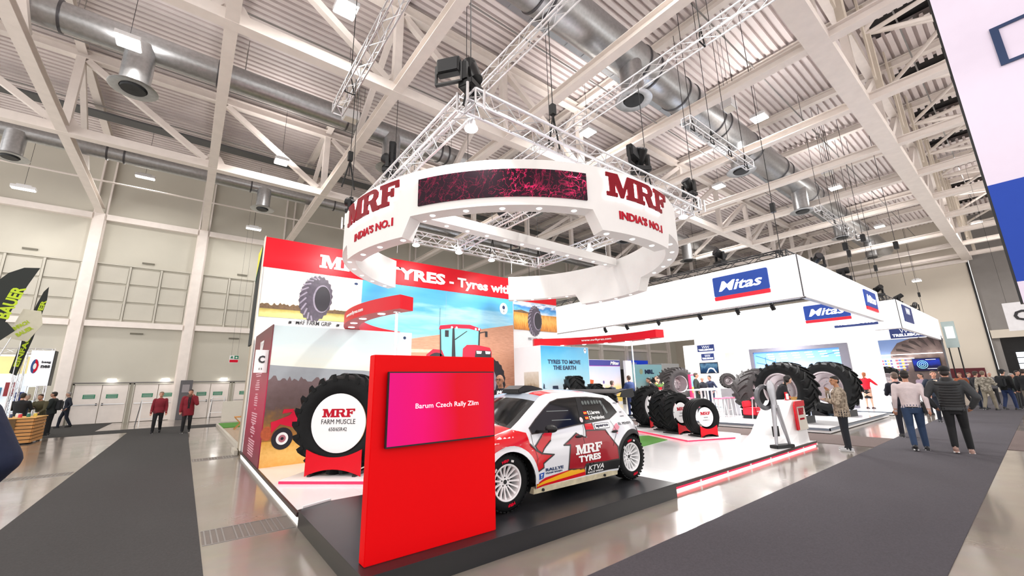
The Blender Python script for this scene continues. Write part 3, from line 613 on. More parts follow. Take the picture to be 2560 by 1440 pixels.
pane([(8.5, 2.4), (8.6, 2.93), (9.3, 2.92), (9.3, 2.4)], trk, hw, 'printed_grille', off=.024)
for x in (8.72, 9.13): pane([(x - .08, 2.8), (x + .12, 2.8), (x + .15, 2.9), (x - .1, 2.91)], inkw, hw, 'printed_headlight', off=.028)
for x in (7.55, 7.75, 8.6, 8.75): pane(rpoly(x, 3.74, .045), inkw, hw, 'printed_headlight', off=.022)
pane([(6.5, 2.4), (6.55, 2.72), (6.8, 2.92), (7.15, 2.9), (7.3, 2.6), (7.3, 2.4)], trd, hw, 'printed_fender', off=.014); pane(rpoly(6.95, 2.35, .42, .45), trk, hw, 'printed_wheel', off=.018)
pane(rect(7.045, 7.055, 3.8, 4.42), trk, hw, 'printed_aerial', off=.016)
pane([(9.35 + .62 * cos(2 * pi * k / 40) * (1.05 if k % 2 else .98), 1.75 + .85 * sin(2 * pi * k / 40) * (1.04 if k % 2 else .98)) for k in range(40)], trk, hw, 'printed_wheel', off=.018)
pane(rpoly(9.25, 1.75, .3, .5), MATS['print_tyre_lug_light'], hw, 'printed_wheel_rim', off=.022)
_gp = lambda poly, mat: flat([poly], (9.815, 0, 0), (0, -1, 0), (0, 0, 1), .004, 'framed_picture', mat, hw)
_gp([(-11.82, 1.0), (-11.02, 1.0), (-11.02, 2.06), (-11.82, 2.06)], ramp_mat('print_gallery_photo', [(0, '5A4A38'), (.4, '8C7A60'), (.55, 'B8AC98'), (1, 'D8D2C8')], 'Z', 1.1, 2.15, .4, 6, .5))
# neighbouring stand behind: wood clad wall, black banner box, platform with grass
nb = thing('neighbour_wall', 'wood clad wall with a black box fascia behind the left end of the booth', 'exhibition wall')
MB().box(1.37, 7, 13.47, 14.1, 0, 3.0).build('wood_cladding', wood2, nb); MB().box(1.34, 7, 13.48, 14.3, 2.9, 5.75).build('black_fascia', M('black_textile', (.02, .024, .024), .8), nb)
flat([[(-14.3, 5.76), (-14.3, 5.0), (-13.9, 5.35), (-13.48, 5.76)]], (1.335, 0, 0), (0, -1, 0), (0, 0, 1), .006, 'yellow_corner', M('print_bright_yellow', sr('E8D800'), .5), nb)
flat([[(-14.3, 5.0), (-14.3, 4.8), (-13.48, 5.6), (-13.48, 5.76), (-13.9, 5.35)]], (1.335, 0, 0), (0, -1, 0), (0, 0, 1), .006, 'green_corner', M('print_teal', sr('0F6B50'), .5), nb)
npf = thing('neighbour_platform', 'low wooden stand floor with artificial grass behind the booth', 'platform'); MB().box(1.5, 9, 14.7, 24.6, .0, .1).build('wood_floor', M('stand_wood_floor', sr('A8927C'), .45, noise=.15, ns=2, stretch=(8, 1, 1)), npf)
MB().box(1.42, 1.5, 14.3, 24.6, 0, .12).box(1.25, 1.33, 13.46, 14.3, 0, .12).build('edge_board', M('pale_edge_board', sr('BDB7AC'), .5), npf); MB().box(1.5, 9, 21.6, 24.4, .1, .13).build('grass_mat', green, npf)
sc_ = thing('wooden_stool', 'small wooden folding stool on the stand floor behind the booth wall', 'stool', None, (2.0, 20.6, .1))
MB().box(-.22, .22, -.2, .2, .46, .5).build('seat', wood, sc_)
for a, b in ((-.2, .2), (.2, -.2)):
    for y in (-.17, .17): MB().bar((a, y, .0), (b, y, .46), .04, .03).build('leg', wood, sc_)
wb = single(MB().box(1.75, 2.6, 26.9, 27.2, 0, 1.05), 'white_cabinet', cream, 'low cream cabinet standing near the doors behind the booth wall', 'cabinet', bevel=.01)
# box room on the left
br = thing('booth_store_room', 'white box room of the booth with a harvest picture and burgundy side', 'exhibition room')
MB().box(1.39, 4.6, 10.16, 13.2, PZ, 3.04).build('room_wall', white, br); MB().box(1.37, 1.39, 10.14, 12.85, PZ, 3.05).build('burgundy_side', ramp_mat('print_burgundy', [(0, '6E0A2C'), (.4, 'B31446'), (.75, '8A1030'), (1, '5C1420')], 'Z', .1, 3.05, .4, 1, .2), br)
yb = 10.155
bsky = ramp_mat('print_hazy_sky', [(0, 'F2EFD8'), (.35, 'E4EFEA'), (.6, 'D6E8EA'), (1, 'CFE2E6')], 'Z', 2.0, 3.05, .35, 1.2, .5, bands=(.6, 1, 2.5))
def bpane(poly, mat, name='printed_picture', off=0.): return pane(poly, mat, br, name, .003, yb, off)
bpane(rect(1.39, 4.58, 1.8, 3.03), bsky); bpane([(1.39, 1.5), (4.0, 1.5), (4.0, 2.0), (3.4, 2.06), (2.6, 2.1), (1.95, 2.14), (1.39, 2.18)], M('print_far_hills', sr('9AA0A6'), .5, noise=.06, ns=4), 'printed_hills', .004)
tl = [(1.39, .6)] + [(1.39 + i * .045, 1.86 - .0022 * i + rr.choice((0, .03, .1, .05))) for i in range(58)] + [(4.0, .6)]
bpane(tl, ramp_mat('print_autumn_wood', [(0, 'A8702C'), (.3, '7C5A34'), (.5, '5A4644'), (1, '6E5A5C')], 'Z', .7, 1.9, .5, 7, .7), 'printed_treeline', .008)
bpane([(1.39, PZ), (4.0, PZ), (4.0, .6), (1.39, .62)], ramp_mat('print_stubble_field', [(0, 'E8A850'), (.5, 'F2BE6A'), (1, 'D9A040')], 'Z', .1, .62, .5, 14, .9), 'printed_field', .012)
bpane(rpoly(1.47, .78, .11, .14), M('print_straw_bale', sr('B5552E'), .5, noise=.2, ns=20), 'printed_straw_bale', .014)
bpane([(1.55, .78), (1.52, 1.0), (1.62, 1.03), (1.86, 1.12), (1.92, 1.2), (2.4, 1.3), (2.4, .8), (2.0, .85), (1.7, .95)], trd, 'printed_bonnet', .018); bpane([(1.72, 1.16), (1.92, 1.19), (1.94, 1.25), (1.74, 1.25)], trd, 'printed_mirror', .018)
bpane(rpoly(1.76, .66, .2, .22), tyred, 'printed_wheel', .022); bpane(rpoly(1.76, .66, .115, .125), inkw, 'printed_wheel_rim', .026); bpane(rpoly(1.76, .66, .07, .075), M('print_rose', sr('B06A78'), .5), 'printed_wheel_rim', .03); bpane(rpoly(1.76, .66, .03), tyred, 'printed_hub', .034)
bpane([(4.4 + .04 * cos(q), 2.9 + .04 * sin(q)) for q in [k * pi / 5 for k in range(10)]], navyl, 'small_emblem', .004)
SU = (0, -1, 0)
mrf(.55, .3, inkw, br, plane_fn((1.365, 11.75, 2.5), SU, V), .004)
rr = random.Random(5)
for z0, n, w in ((2.36, 1, .35), (2.28, 2, .8), (2.12, 4, 1.0), (1.86, 2, .5), (1.76, 3, .7), (1.55, 2, .4), (1.46, 4, .6), (1.22, 1, .1), (1.12, 5, .9), (.88, 2, .3), (.8, 3, .8), (.62, 1, .3), (.54, 7, 1.0)):
    for i in range(n):
        ww = w * rr.uniform(.75, 1); MB().box(1.362, 1.37, 11.45 - ww / 2, 11.45 + ww / 2, z0 - i * .052, z0 - i * .052 + .026).build('text_line', M('print_pale_pink', sr('D9A6B2'), .5), br)
sg = thing('stand_number_sign', 'small white sign with letter C fixed to the burgundy side wall', 'sign'); MB().box(1.12, 1.36, 10.26, 10.29, 2.02, 2.5).build('panel', white, sg)
MB().box(1.12, 1.37, 10.29, 10.33, 2.02, 2.5).build('back_box', cream, sg)
text('C', (1.18, 10.255, 2.22), U, V, .12, .16, dkgrey, sg, bold=.04); text('11', (1.21, 10.255, 2.08), U, V, .05, .04, dkgrey, sg)
# right white box wall with the sky poster
rb = thing('poster_wall', 'white booth wall with a blue sky poster about earth moving tyres', 'exhibition wall'); YR = 10.9
MB().box(9.82, 12.36, YR, 12.4, PZ, 2.98).build('wall_panel', white, rb)
esky = ramp_mat('print_cyan_sky', [(0, 'F0D8C4'), (.1, 'D6E6F0'), (.35, 'A6DCEE'), (.65, '6CC6E8'), (1, '38A8DC')], 'Z', 1.2, 2.97, .35, 1.2, .35)
flat([rect(9.84, 12.34, PZ, 2.97)], (0, YR, 0), U, V, .004, 'printed_picture', esky, rb)
text('TYRES TO MOVE', (10.16, YR - .006, 2.33), U, V, 1.7, .155, navyl, rb, bold=.03); text('THE EARTH', (10.42, YR - .006, 2.12), U, V, 1.18, .155, navyl, rb, bold=.03)
flat([rpoly(12.16, 2.85, .07, .1)], (0, YR - .004, 0), U, V, .004, 'round_emblem', inkw, rb); flat([rpoly(12.16, 2.87, .025, .03)], (0, YR - .008, 0), U, V, .004, 'emblem_mark', navyl, rb)
navb = M('print_machine_navy', sr('1E2E4C'), .5, noise=.2, ns=8)
for q in ([(9.9, 1.5), (9.93, 1.66), (9.97, 1.6), (9.98, 1.3), (9.9, 1.3)], [(9.98, 1.3), (9.98, 1.48), (10.3, 1.44), (10.3, 1.3)], [(10.34, 1.3), (10.36, 1.56), (10.62, 1.56), (10.66, 1.3)]): flat([q], (0, YR - .004, 0), U, V, .004, 'printed_machine', navb, rb)
# curved red canopies
def arc_canopy(name, label, C, ang0, ang1, R, face_txt, posts, lights):
    root = thing(name, label, 'canopy'); n = 36; rings = []
    for i in range(n + 1):
        a = radians(ang0 + (ang1 - ang0) * i / n)
        rings.append([(C[0] + r * cos(a), C[1] + r * sin(a), z) for r, z in ((R, 3.05), (R, 3.31), (R - .34, 3.31), (R - .34, 3.05))])
    MB().loft(rings).build('curved_beam', red, root, smooth=True)
    for a in lights:
        a = radians(a); x, y = C[0] + (R - .17) * cos(a), C[1] + (R - .17) * sin(a)
        MB().lathe([(.01, 3.043), (.065, 3.043), (.075, 3.05)], 16, (x, y, 0)).build('downlight', glow2, root)
    for a in posts:
        a = radians(a); x, y = C[0] + (R - .17) * cos(a), C[1] + (R - .17) * sin(a)
        MB().tube((x, y, PZ), (x, y, 3.05), .028, 16).tube((x, y, 3.03), (x, y, 3.05), .07, 16).tube((x, y, PZ), (x, y, PZ + .02), .09, 16).build('post', chrome, root, smooth=True)
    a0, w, z, h, rad, sgn, dd = face_txt
    text('www.mrftyres.com', 0, 0, 0, w, h, inkw, root, bold=.02, depth=.006,
         fn=lambda c: Vector((C[0] + (rad + dd * c.z) * cos(radians(a0) + sgn * c.x / rad), C[1] + (rad + dd * c.z) * sin(radians(a0) + sgn * c.x / rad), z + c.y)))
    return root
arc_canopy('curved_canopy', 'curved glossy red canopy on a chrome post over the left side of the booth', (6.77, 8.6), -157, -244, 4.2, (-187, 1.05, 3.12, .1, 4.2, 1, 1), (-160.5,), (-167, -178, -188, -198, -210))
arc_canopy('curved_canopy', 'curved red canopy over the right side of the booth, seen from its inner side', (8.3, 8.55), -14, 58, 4.15, (31, 1.15, 3.13, .1, 3.807, -1, -1), (3.5,), (-6, 6, 18, 30, 42, 52))
# black plinth and the red screen pillar
pl = thing('car_plinth', 'black stepped plinth under the rally car', 'plinth')
MB().prism([(1.33, 3.68), (5.92, 3.68), (5.92, 6.27), (1.75, 6.27), (1.33, 6.1)], (0, 0, 0), (1, 0, 0), (0, 1, 0), .185).build('plinth_body', M('plinth_side', (.008, .008, .009), .3), pl)
MB().prism([(1.32, 3.67), (5.93, 3.67), (5.93, 6.28), (1.74, 6.28), (1.32, 6.11)], (0, 0, .185), (1, 0, 0), (0, 1, 0), .015).build('top_board', plinth, pl)
MB().bar((1.38, 6.16, .2), (1.76, 6.31, .2), .03, .04).build('white_edge', white, pl)
PX0, PX1, PY0, PY1 = 1.385, 2.765, 3.86, 3.99
rp = thing('screen_pillar', 'free-standing red wall carrying the flat screen in front of the rally car', 'display wall'); MB().box(PX0, PX1, PY0, PY1, .2, 1.985).build('pillar_body', redp, rp, bevel=.006)
tv = thing('television', 'flat screen showing rally words on a red and magenta picture', 'television'); tz = dict()
MB().box(1.50, 2.715, 3.795, 3.83, 1.14, 1.825).build('bezel', blackp, tv, bevel=.004); MB().box(1.512, 2.703, 3.79, 3.796, 1.155, 1.813).build('screen', tvm, tv); MB().box(1.9, 2.3, 3.83, 3.86, 1.3, 1.65).build('wall_mount', blackm, tv)
text('Barum Czech Rally Zlim', (1.78, 3.789, 1.462), U, V, .72, .062, M('screen_text', (1, .85, .95), .4, emit=(1, .82, .93), es=.8, noise=0), tv, depth=.001)
text('Barum', (0, 0, -9), U, V, .1, .1, inkw, tv) if False else None
# tyres
def tyre_parts(root, R, w, rh, lug='farm', n=20, mat=rubber, lugmat=None, disc=None, rim=None, smat=None):
    h = w / 2; b = R * (.955 if lug == 'farm' else 1)
    if lug == 'truck':
        prof = [(rh, -h * .72), (rh + .02, -h * .86), (rh + .05, -h * .93), ((rh + R) / 2, -h), (R - .05, -h * .97), (R - .015, -h * .9)]
        for k in range(4): y = -h * .62 + k * h * .41; prof += [(R, y - .02), (R, y - .001), (R - .018, y + .004), (R - .018, y + .016), (R, y + .02)]
        prof += [(R - .015, h * .9), (R - .05, h * .97), ((rh + R) / 2, h), (rh + .05, h * .93), (rh, h * .72)]
    else:
        prof = [(rh, -h * .70), (rh + .015, -h * .84), (rh + .04, -h * .88), (rh + (b - rh) * .3, -h * .97), ((rh + b) / 2, -h), (b - (b - rh) * .18, -h * .95), (b - .03, -h * .82), (b, -h * .45), (b + .008, 0),
                (b, h * .45), (b - .03, h * .82), (b - (b - rh) * .18, h * .95), ((rh + b) / 2, h), (rh + (b - rh) * .3, h * .97), (rh + .04, h * .88), (rh, h * .70)]
    prof += [(rh + .03, h * .5), (b - .07, h * .6), (b - .05, 0), (b - .07, -h * .6), (rh + .03, -h * .5)]
    MB().lathe(prof, 72, (0, 0, 0), 'y', close=True).build('carcass', mat, root, smooth=True)
    if lug == 'farm':
        mb = MB()
        for s in (-1, 1):
            for k in range(n):
                t0 = 2 * pi * (k + (.5 if s > 0 else 0)) / n; rings = []
                for f, rr_ in ((-.16, R * .90), (0, R * .985), (.25, R), (.6, R), (1, R * .998)):
                    y = s * (h * (.98 - .0 * f) - f * h * 1.02) if f > 0 else s * h * .99; t = t0 + .34 * max(f, 0) * (20 / n) ** .5 ; dt = (.05 + .02 * (1 - max(f, 0))) * 20 / n * .8
                    rr0 = b - .03 if f > 0 else R * .84
                    ring = []
                    for a, r_ in ((t - dt, rr0), (t - dt * .75, rr_), (t + dt * .75, rr_), (t + dt, rr0)): ring.append((r_ * cos(a), y, r_ * sin(a)))
                    rings.append(ring)
                mb.loft(rings)
        tag(mb.build('tread_lugs', lugmat or mat, root), kind='stuff')
    if disc:
        d = MB().lathe([(.001, -h * .88 - .012), (rh * disc, -h * .88 - .012), (rh * disc + .004, -h * .88 - .008), (rh * disc + .004, -h * .88)], 56, (0, 0, 0), 'y').build('face_disc', white, root)
        return d, -h * .88 - .014
    if rim:
        MB().lathe([(rh * 1.03, -h * .8), (rh * 1.0, -h * .86), (rh * .93, -h * .80), (rh * .9, -h * .5), (rh * .62, -h * .1), (rh * .55, -h * .22), (rh * .25, -h * .22), (rh * .24, -h * .1), (.001, -h * .1)], 56, (0, 0, 0), 'y').build('wheel_rim', rim, root, smooth=True)
        mb = MB()
        for k in range(8): a = 2 * pi * k / 8; mb.tube((rh * .38 * cos(a), -h * .3, rh * .38 * sin(a)), (rh * .38 * cos(a), -h * .2, rh * .38 * sin(a)), .02, 6)
        tag(mb.build('wheel_nuts', chrome, root), kind='stuff')
def disc_text(d, y, s, lines):
    mrf(.62 * s, .145 * s, crimson, d, plane_fn((-.31 * s, y, .10 * s), U, V), .003)
    for t_, w_, h_, z_, m_ in lines: text(t_, (-w_ * s / 2, y, z_ * s), U, V, w_ * s, h_ * s, m_, d, depth=.003)
def tyre_stand(x, y, z, rz, R, w, wd, label, hh=1.):
    t = thing('tyre_stand', label, 'tyre stand', 'red tyre stands', (x, y, z), rz); a = wd / 2; H = .62 * wd * hh; p = []
    for k in range(13): u = -a + wd * k / 12; p.append((u, H - .30 * H * (1 - (u / a) ** 2)))
    q = [(-u, .26 * H * (1 - (u / a) ** 2)) for u, _ in p]
    MB().prism(p[::-1] + [(a2, b2) for a2, b2 in q[::-1]], (0, -w / 2 - .045, 0), (1, 0, 0), (0, 0, 1), .02).build('front_panel', red, t)
    for s in (-1, 1):
        MB().box(s * a * .8 - .03, s * a * .8 + .03, -w / 2 - .1, w / 2 + .1, 0, .03).box(s * a * .8 - .03, s * a * .8 + .03, -w / 2 - .04, -w / 2, .03, H * .55).build('foot', blackm, t)
        MB().box(s * a * .8 - .04, s * a * .8 + .04, -w / 2, w / 2, .03, .06).build('cradle_bar', blackm, t)
bb = thing('display_base', 'white base board with a red front edge under the biggest show tyre', 'display base', None, (2.45, 8.2, PZ), radians(-43.7)); MB().box(-.78, .9, -.62, .55, 0, .06).build('board', white, bb); MB().box(-.78, .9, -.632, -.62, .005, .045).build('red_edge', redled, bb)
ty = thing('show_tyre', 'largest farm tyre with a white disc, standing left of the red screen pillar', 'tyre', None, (2.47, 8.22, 1.06), radians(-43.7))
d_, y_ = tyre_parts(ty, .88, .62, .50, 'farm', 22, disc=1.02); disc_text(d_, y_, 1.0, [('FARM MUSCLE', .64, .085, -.02, dkgrey), ('650/65R42', .34, .065, -.14, dkgrey)])
tyre_stand(2.47, 8.22, PZ + .06, radians(-43.7), .88, .62, 1.02, 'largest red bow tie shaped stand holding the biggest show tyre', .7)
RZ4 = radians(-20)
b4 = thing('display_base', 'white base board with a glowing red edge under the row of four tyres', 'display base')
MB().prism([(10.37, 5.98), (11.73, 5.41), (12.5, 5.6), (12.62, 5.9), (12.62, 9.3), (11.9, 9.4)], (0, 0, PZ), (1, 0, 0), (0, 1, 0), .045).build('board', white, b4)
MB().bar((10.37, 5.975, PZ + .022), (11.73, 5.405, PZ + .022), .012, .03).bar((10.36, 5.98, PZ + .022), (11.9, 9.4, PZ + .022), .012, .03).build('red_edge', redled, b4)
gm = single(MB().prism([(8.6, 6.3), (10.35, 6.55), (10.75, 7.4), (9.6, 7.9)], (0, 0, PZ + .001), (1, 0, 0), (0, 1, 0), .012), 'grass_mat', green, 'small patch of artificial grass on the white booth floor behind the car', 'grass mat')
for i, (x, y, R, w, rh, kind, n, lab, tn) in enumerate(((11.38, 6.1, .49, .38, .30, 'truck', 0, 'smooth ribbed truck tyre, nearest of the row of four on the white base', 'WINNER|295/80R22.5'), (11.55, 6.95, .56, .42, .33, 'farm', 18, 'second tyre of the row of four, half hidden by the ribbed truck tyre', 'FARM|340/85R24'),
        (12.0, 7.55, .60, .44, .35, 'farm', 18, 'third tyre of the row of four, with deep lugs', 'FARM|380/85R28'), (12.5, 8.5, .66, .46, .38, 'farm', 18, 'farthest and tallest tyre of the row of four on the white base', 'FARM|420/85R34'))):
    z = PZ + .045; RZ_ = RZ4 if i == 0 else radians(-6); t = thing('show_tyre', lab, 'tyre', 'row of four show tyres', (x, y, z + R + .02), RZ_)
    d_, y_ = tyre_parts(t, R, w, rh, kind, n, disc=.86 if i else .84); a, b = tn.split('|'); disc_text(d_, y_, .62 if i else .56, [(a, .26, .06, -.05, M('pale_print', sr('8A8A90'), .5)), (b, .42, .05, -.17, MATS['pale_print'])])
    tyre_stand(x, y, z, RZ_, R, w, .56 + .03 * i, ['red bow tie stand under the ribbed truck tyre', 'red bow tie stand under the second tyre of the row', 'red bow tie stand under the third tyre of the row', 'red bow tie stand under the farthest tyre of the row'][i], .85)
# ------------------------------------------------------------------ hanging ring
RC = (6.77, 8.6); RR = 4.34; RW = .3
ring = thing('hanging_ring', 'large white ring hanging over the booth with curved screen and red logos', 'hanging sign')
def zb(a):
    pts = [(-244, 4.72), (-184, 4.72), (-182, 4.35), (-155.6, 4.35), (-153.2, 4.72), (-107.9, 4.72), (-105.5, 4.35), (-79, 4.35), (-77, 4.72), (-24, 4.72), (-21, 4.35), (14.3, 4.35), (17.5, 4.72), (56, 4.72)]
    for (a0, z0), (a1, z1) in zip(pts, pts[1:]):
        if a0 <= a <= a1: return z0 + (z1 - z0) * (a - a0) / (a1 - a0)
    return 4.72
angs = sorted(set([-242.5 + 1.75 * k for k in range(int((53.3 + 242.5) / 1.75) + 1)] + [-184, -182, -155.6, -153.2, -107.9, -105.5, -79, -77, -24, -21, 14.3, 17.5, 53.3]))
def cyl(a, r, z): a = radians(a); return (RC[0] + r * cos(a), RC[1] + r * sin(a), z)
MB().loft([[cyl(a, RR, zb(a)), cyl(a, RR, 5.6), cyl(a, RR - RW, 5.6), cyl(a, RR - RW, zb(a))] for a in angs]).build('ring_fascia', M('ring_fabric', sr('E4E2E0'), .55, noise=.01, emit=(1, 1, 1), es=.0), ring)
MB().box(2.72, 10.65, 7.95, 8.25, 5.36, 5.6).build('cross_beam', MATS['ring_fabric'], ring)
for a in range(-238, 54, 9):
    if any(abs(a - q) < 2 for q in (-184, -154, -107, -78, -22, 16)): continue
    x, y, z = cyl(a, RR - RW / 2, zb(a)); MB().lathe([(.002, z - .012), (.036, z - .012), (.055, z + .001)], 14, (x, y, 0)).build('downlight', glow3, ring)
for i in range(13): MB().lathe([(.002, 5.348), (.04, 5.348), (.05, 5.361)], 14, (3.3 + i * .58, 8.1, 0)).build('downlight', glow3, ring)
def band(a0, a1, z0, z1, r0, r1, name, mat, par, n=30):
    return MB().loft([[cyl(a0 + (a1 - a0) * i / n, r, z) for r, z in ((r0, z0), (r1, z0), (r1, z1), (r0, z1))] for i in range(n + 1)]).build(name, mat, par)
scb = band(-150.8, -109.4, 4.875, 5.40, RR, RR + .03, 'curved_screen', plasma, ring)
def cyl_fn(a0, z0, off): return lambda c: Vector(cyl(a0 + math.degrees(c.x / RR), RR + off + c.z, z0 + c.y))
for a0 in (-104.2, -180.6):
    fn0, fn1 = cyl_fn(a0, 5.02, .012), cyl_fn(a0, 5.02, .05)
    mrf(1.86, .47, halo, ring, fn0, .015, 'halo_letter', grow=.10); mrf(1.86, .47, maroon, ring, fn1, .03, 'logo_letter')
    text("INDIA'S NO.1", 0, 0, 0, 1.36, .17, crimson, ring, bold=.035, fn=cyl_fn(a0 + 4, 4.62, .003), depth=.012)
# square box truss carrying it
tq = thing('ring_truss', 'square aluminium box truss above the white ring', 'truss'); X0, X1, Y0, Y1, TZ = 3.15, 10.35, 4.98, 11.4, 6.25
for p, q in (((X0, Y0, TZ), (X1, Y0, TZ)), ((X0, Y1, TZ), (X1, Y1, TZ)), ((X0, Y0 + .18, TZ), (X0, Y1 - .18, TZ)), ((X1, Y0 + .18, TZ), (X1, Y1 - .18, TZ)), ((6.75, Y0 + .18, TZ), (6.75, Y1 - .18, TZ))): box_truss(tq, p, q, .29, step=.3, tr=.024, lr=.010)
for x in (X0, X1):
    for y in (Y0, Y1): mb = MB(); [mb.tube((x + a * .16, y + b * .16, TZ - .17), (x + a * .16, y + b * .16, TZ + .17), .024, 8) for a in (-1, 1) for b in (-1, 1)]; tag(mb.build('corner_posts', alu, tq), kind='stuff')
RIG = (('rigging truss above the left of the ring', (2.4, -3, 9.1), (2.4, 10.6, 9.1)), ('rigging truss starting above the near corner of the square truss', (5.05, -3, 9.1), (5.05, 14.5, 9.1)), ('rigging truss crossing the upper middle towards the right duct', (8.15, -3, 9.1), (8.15, 14.5, 9.1)), ('short rigging truss below the right duct, pointing away', (10.7, 5.1, 9.1), (15, 5.1, 9.1)), ('truss far above the white stand corner', (22.8, 5.2, 9.5), (30, 5.2, 9.5)))
for lb, p, q in RIG:
    t = thing('rigging_truss', 'aluminium ' + lb, 'truss', 'rigging trusses under the roof'); box_truss(t, p, q, .26, step=.4, tr=.02, lr=.009)
    n = 3
    for i in range(n + 1):
        f = .08 + .84 * i / n; x, y, z = [a + (b - a) * f for a, b in zip(p, q)]
        MB().path([(x - .12, y, z - .16), (x, y, z + .35), (x + .12, y, z - .16), (x - .12, y, z - .16)], .016, 6).tube((x, y, z + .35), (x, y, ZD), .01, 5).build('hanging_strap', strap, t)
for i, (x, y, top) in enumerate(((X0, Y0, 9.1), (X1, Y0, 11.8), (X0, Y1, 11.8), (X1, Y1, 11.8), (5.05, Y0, 9.0), (8.15, Y0, 9.0), (5.05, Y1, 9.0), (8.15, Y1, 9.0), (2.4, 9.0, 9.0))):
    z0 = TZ + .15; mb = MB().tube((x, y, z0), (x, y, top if top < 10 else 11.8), .009, 5)
    mb.build('chain', blackm, tq); MB().path([(x - .14, y, z0 - .3), (x, y, z0 + .4), (x + .14, y, z0 - .3)], .017, 6).box(x - .05, x + .05, y - .05, y + .05, z0 + .4, z0 + .62).build('hoist_sling', strap, tq)
# ring hangers
for x, y in ((5.05, 4.75), (8.15, 4.75), (4.6, 11.4), (9.0, 11.4), (X0, 8.1), (X1, 8.1)): MB().tube((x, y, 5.6), (x, y, TZ - .1), .006, 4).build('hanger_wire', alu, ring)
def moving_head(x, y, z, rz, tilt, label, s=1.):
    t = thing('stage_light', label, 'stage light', 'black stage lights on the trusses', (x, y, z), rz)
    MB().box(-.17 * s, .17 * s, -.12 * s, .12 * s, 0, .1 * s).build('base_box', blackp, t, bevel=.01)
    MB().box(-.19 * s, -.15 * s, -.04 * s, .04 * s, .1 * s, .38 * s).build('yoke', blackp, t); MB().box(.15 * s, .19 * s, -.04 * s, .04 * s, .1 * s, .38 * s).build('yoke', blackp, t)
    a = Vector((0, sin(tilt), cos(tilt))); c = Vector((0, 0, .34 * s))
    MB().tube(c - a * .2 * s, c + a * .16 * s, .105 * s, 14, .125 * s).build('lamp_head', blackp, t, smooth=True); MB().tube(c + a * .16 * s, c + a * .18 * s, .10 * s, 14).build('lens', M('dark_lens', (.03, .03, .035), .1), t)
    for q in (-.08, .08): MB().tube((q * s, 0, -.03), (q * s, 0, 0), .03 * s, 8).build('clamp', blackm, t)
    return t
def par_flood(x, y, z, rz, label):
    t = thing('flood_light', label, 'stage light', 'flood lights on the trusses', (x, y, z), rz)
    MB().box(-.2, .2, -.07, .07, 0, .3).build('housing', blackp, t, bevel=.015); MB().box(-.17, .17, -.085, -.07, .03, .27).build('glass', M('grey_lens', (.015, .016, .018), .65), t)
    MB().box(-.24, -.21, -.03, .03, -.15, .2).box(.21, .24, -.03, .03, -.15, .2).box(-.24, .24, -.03, .03, -.17, -.14).build('bracket', blackm, t)
zt = TZ + .22
moving_head(X0 + .05, Y0 + .05, zt, .4, .4, 'black stage light head standing on the near corner of the square truss', 1.15); par_flood(X0 - .3, Y0 + .2, zt + .25, -.9, 'black box shaped light high on the near corner of the square truss')
moving_head(X0, 8.5, zt, .9, .9, 'black stage light head on the left side of the square truss'); par_flood(X0 - .1, 8.1, zt + .2, 1.2, 'black flat light beside the head on the left side of the square truss')
moving_head(7.9, Y0, zt, 2.6, .7, 'black stage light head on the right half of the near truss side', 1.2); par_flood(7.6, Y0 - .02, zt + .25, .2, 'black box light beside the head on the right half of the near truss side')
moving_head(10.1, Y0, zt, 1.5, .8, 'black stage light head near the right corner of the square truss'); moving_head(X0, 11.3, zt, .9, 1.3, 'black stage light head at the left back corner of the square truss')
moving_head(6.75, 8.9, zt, .6, 2.4, 'black stage light head on the middle truss seen through the ring'); moving_head(X1, 11.0, zt, 2.2, 2.0, 'black stage light head at the far back corner of the square truss'); moving_head(9.2, Y1, zt, 2.2, 1.6, 'black stage light head on the back side of the square truss')
for i, (x, y) in enumerate(((X0 + .2, Y0 + .3), (X1 - .25, Y0 + .25), (X1 - .2, 8.6), (6.7, Y1 - .1), (5.2, Y1), (X0 + .4, 7.8), (8.1, Y1))):
    t = thing('truss_spot', ['bright spot at the near corner of the square truss', 'bright spot at the right corner of the square truss', 'bright spot on the far right side of the square truss', 'bright spot in the middle of the back truss side', 'bright spot left on the back truss side', 'spot on the left side of the square truss', 'bright spot right on the back truss side'][i], 'spotlight', 'lit spots on the square truss', (x, y, TZ - .28))
    MB().tube((0, 0, .02), (0, 0, .22), .09, 14, .06).build('housing', alu, t, smooth=True); MB().ball((0, 0, 0), .12, .12, .05).build('lens', halo, t, smooth=True)
# counter with goods, silver stand-in sculpture
ct = thing('welcome_counter', 'white curved welcome counter with a cream logo panel in a red frame', 'counter'); zc = 1.12
bot = [(10.64, 4.46), (10.9, 4.22), (11.4, 4.02), (11.75, 3.93), (12.45, 3.93), (12.52, 4.45), (12.0, 4.75), (11.0, 4.95)]; top = [(11.62, 4.42), (11.68, 4.25), (11.7, 4.05), (11.78, 3.95), (12.33, 3.93), (12.42, 4.35), (12.0, 4.5), (11.7, 4.52)]
MB().loft([[(x, y, PZ) for x, y in bot], [(x * .65 + u * .35, y * .65 + v * .35, .35) for (x, y), (u, v) in zip(bot, top)], [(x * .3 + u * .7, y * .3 + v * .7, .8) for (x, y), (u, v) in zip(bot, top)], [(x, y, zc) for x, y in top]]).build('counter_body', white, ct)
flat([[(11.80, .42), (12.47, .42), (12.38, 1.1), (11.80, 1.1)]], (0, 3.925, 0), U, V, .012, 'logo_panel', cream, ct)
flat([[(11.66, .45), (11.80, .45), (11.80, .98), (12.36, .98), (12.36, 1.11), (11.76, 1.11), (11.67, 1.02)]], (0, 3.912, 0), U, V, .03, 'red_frame', red, ct)
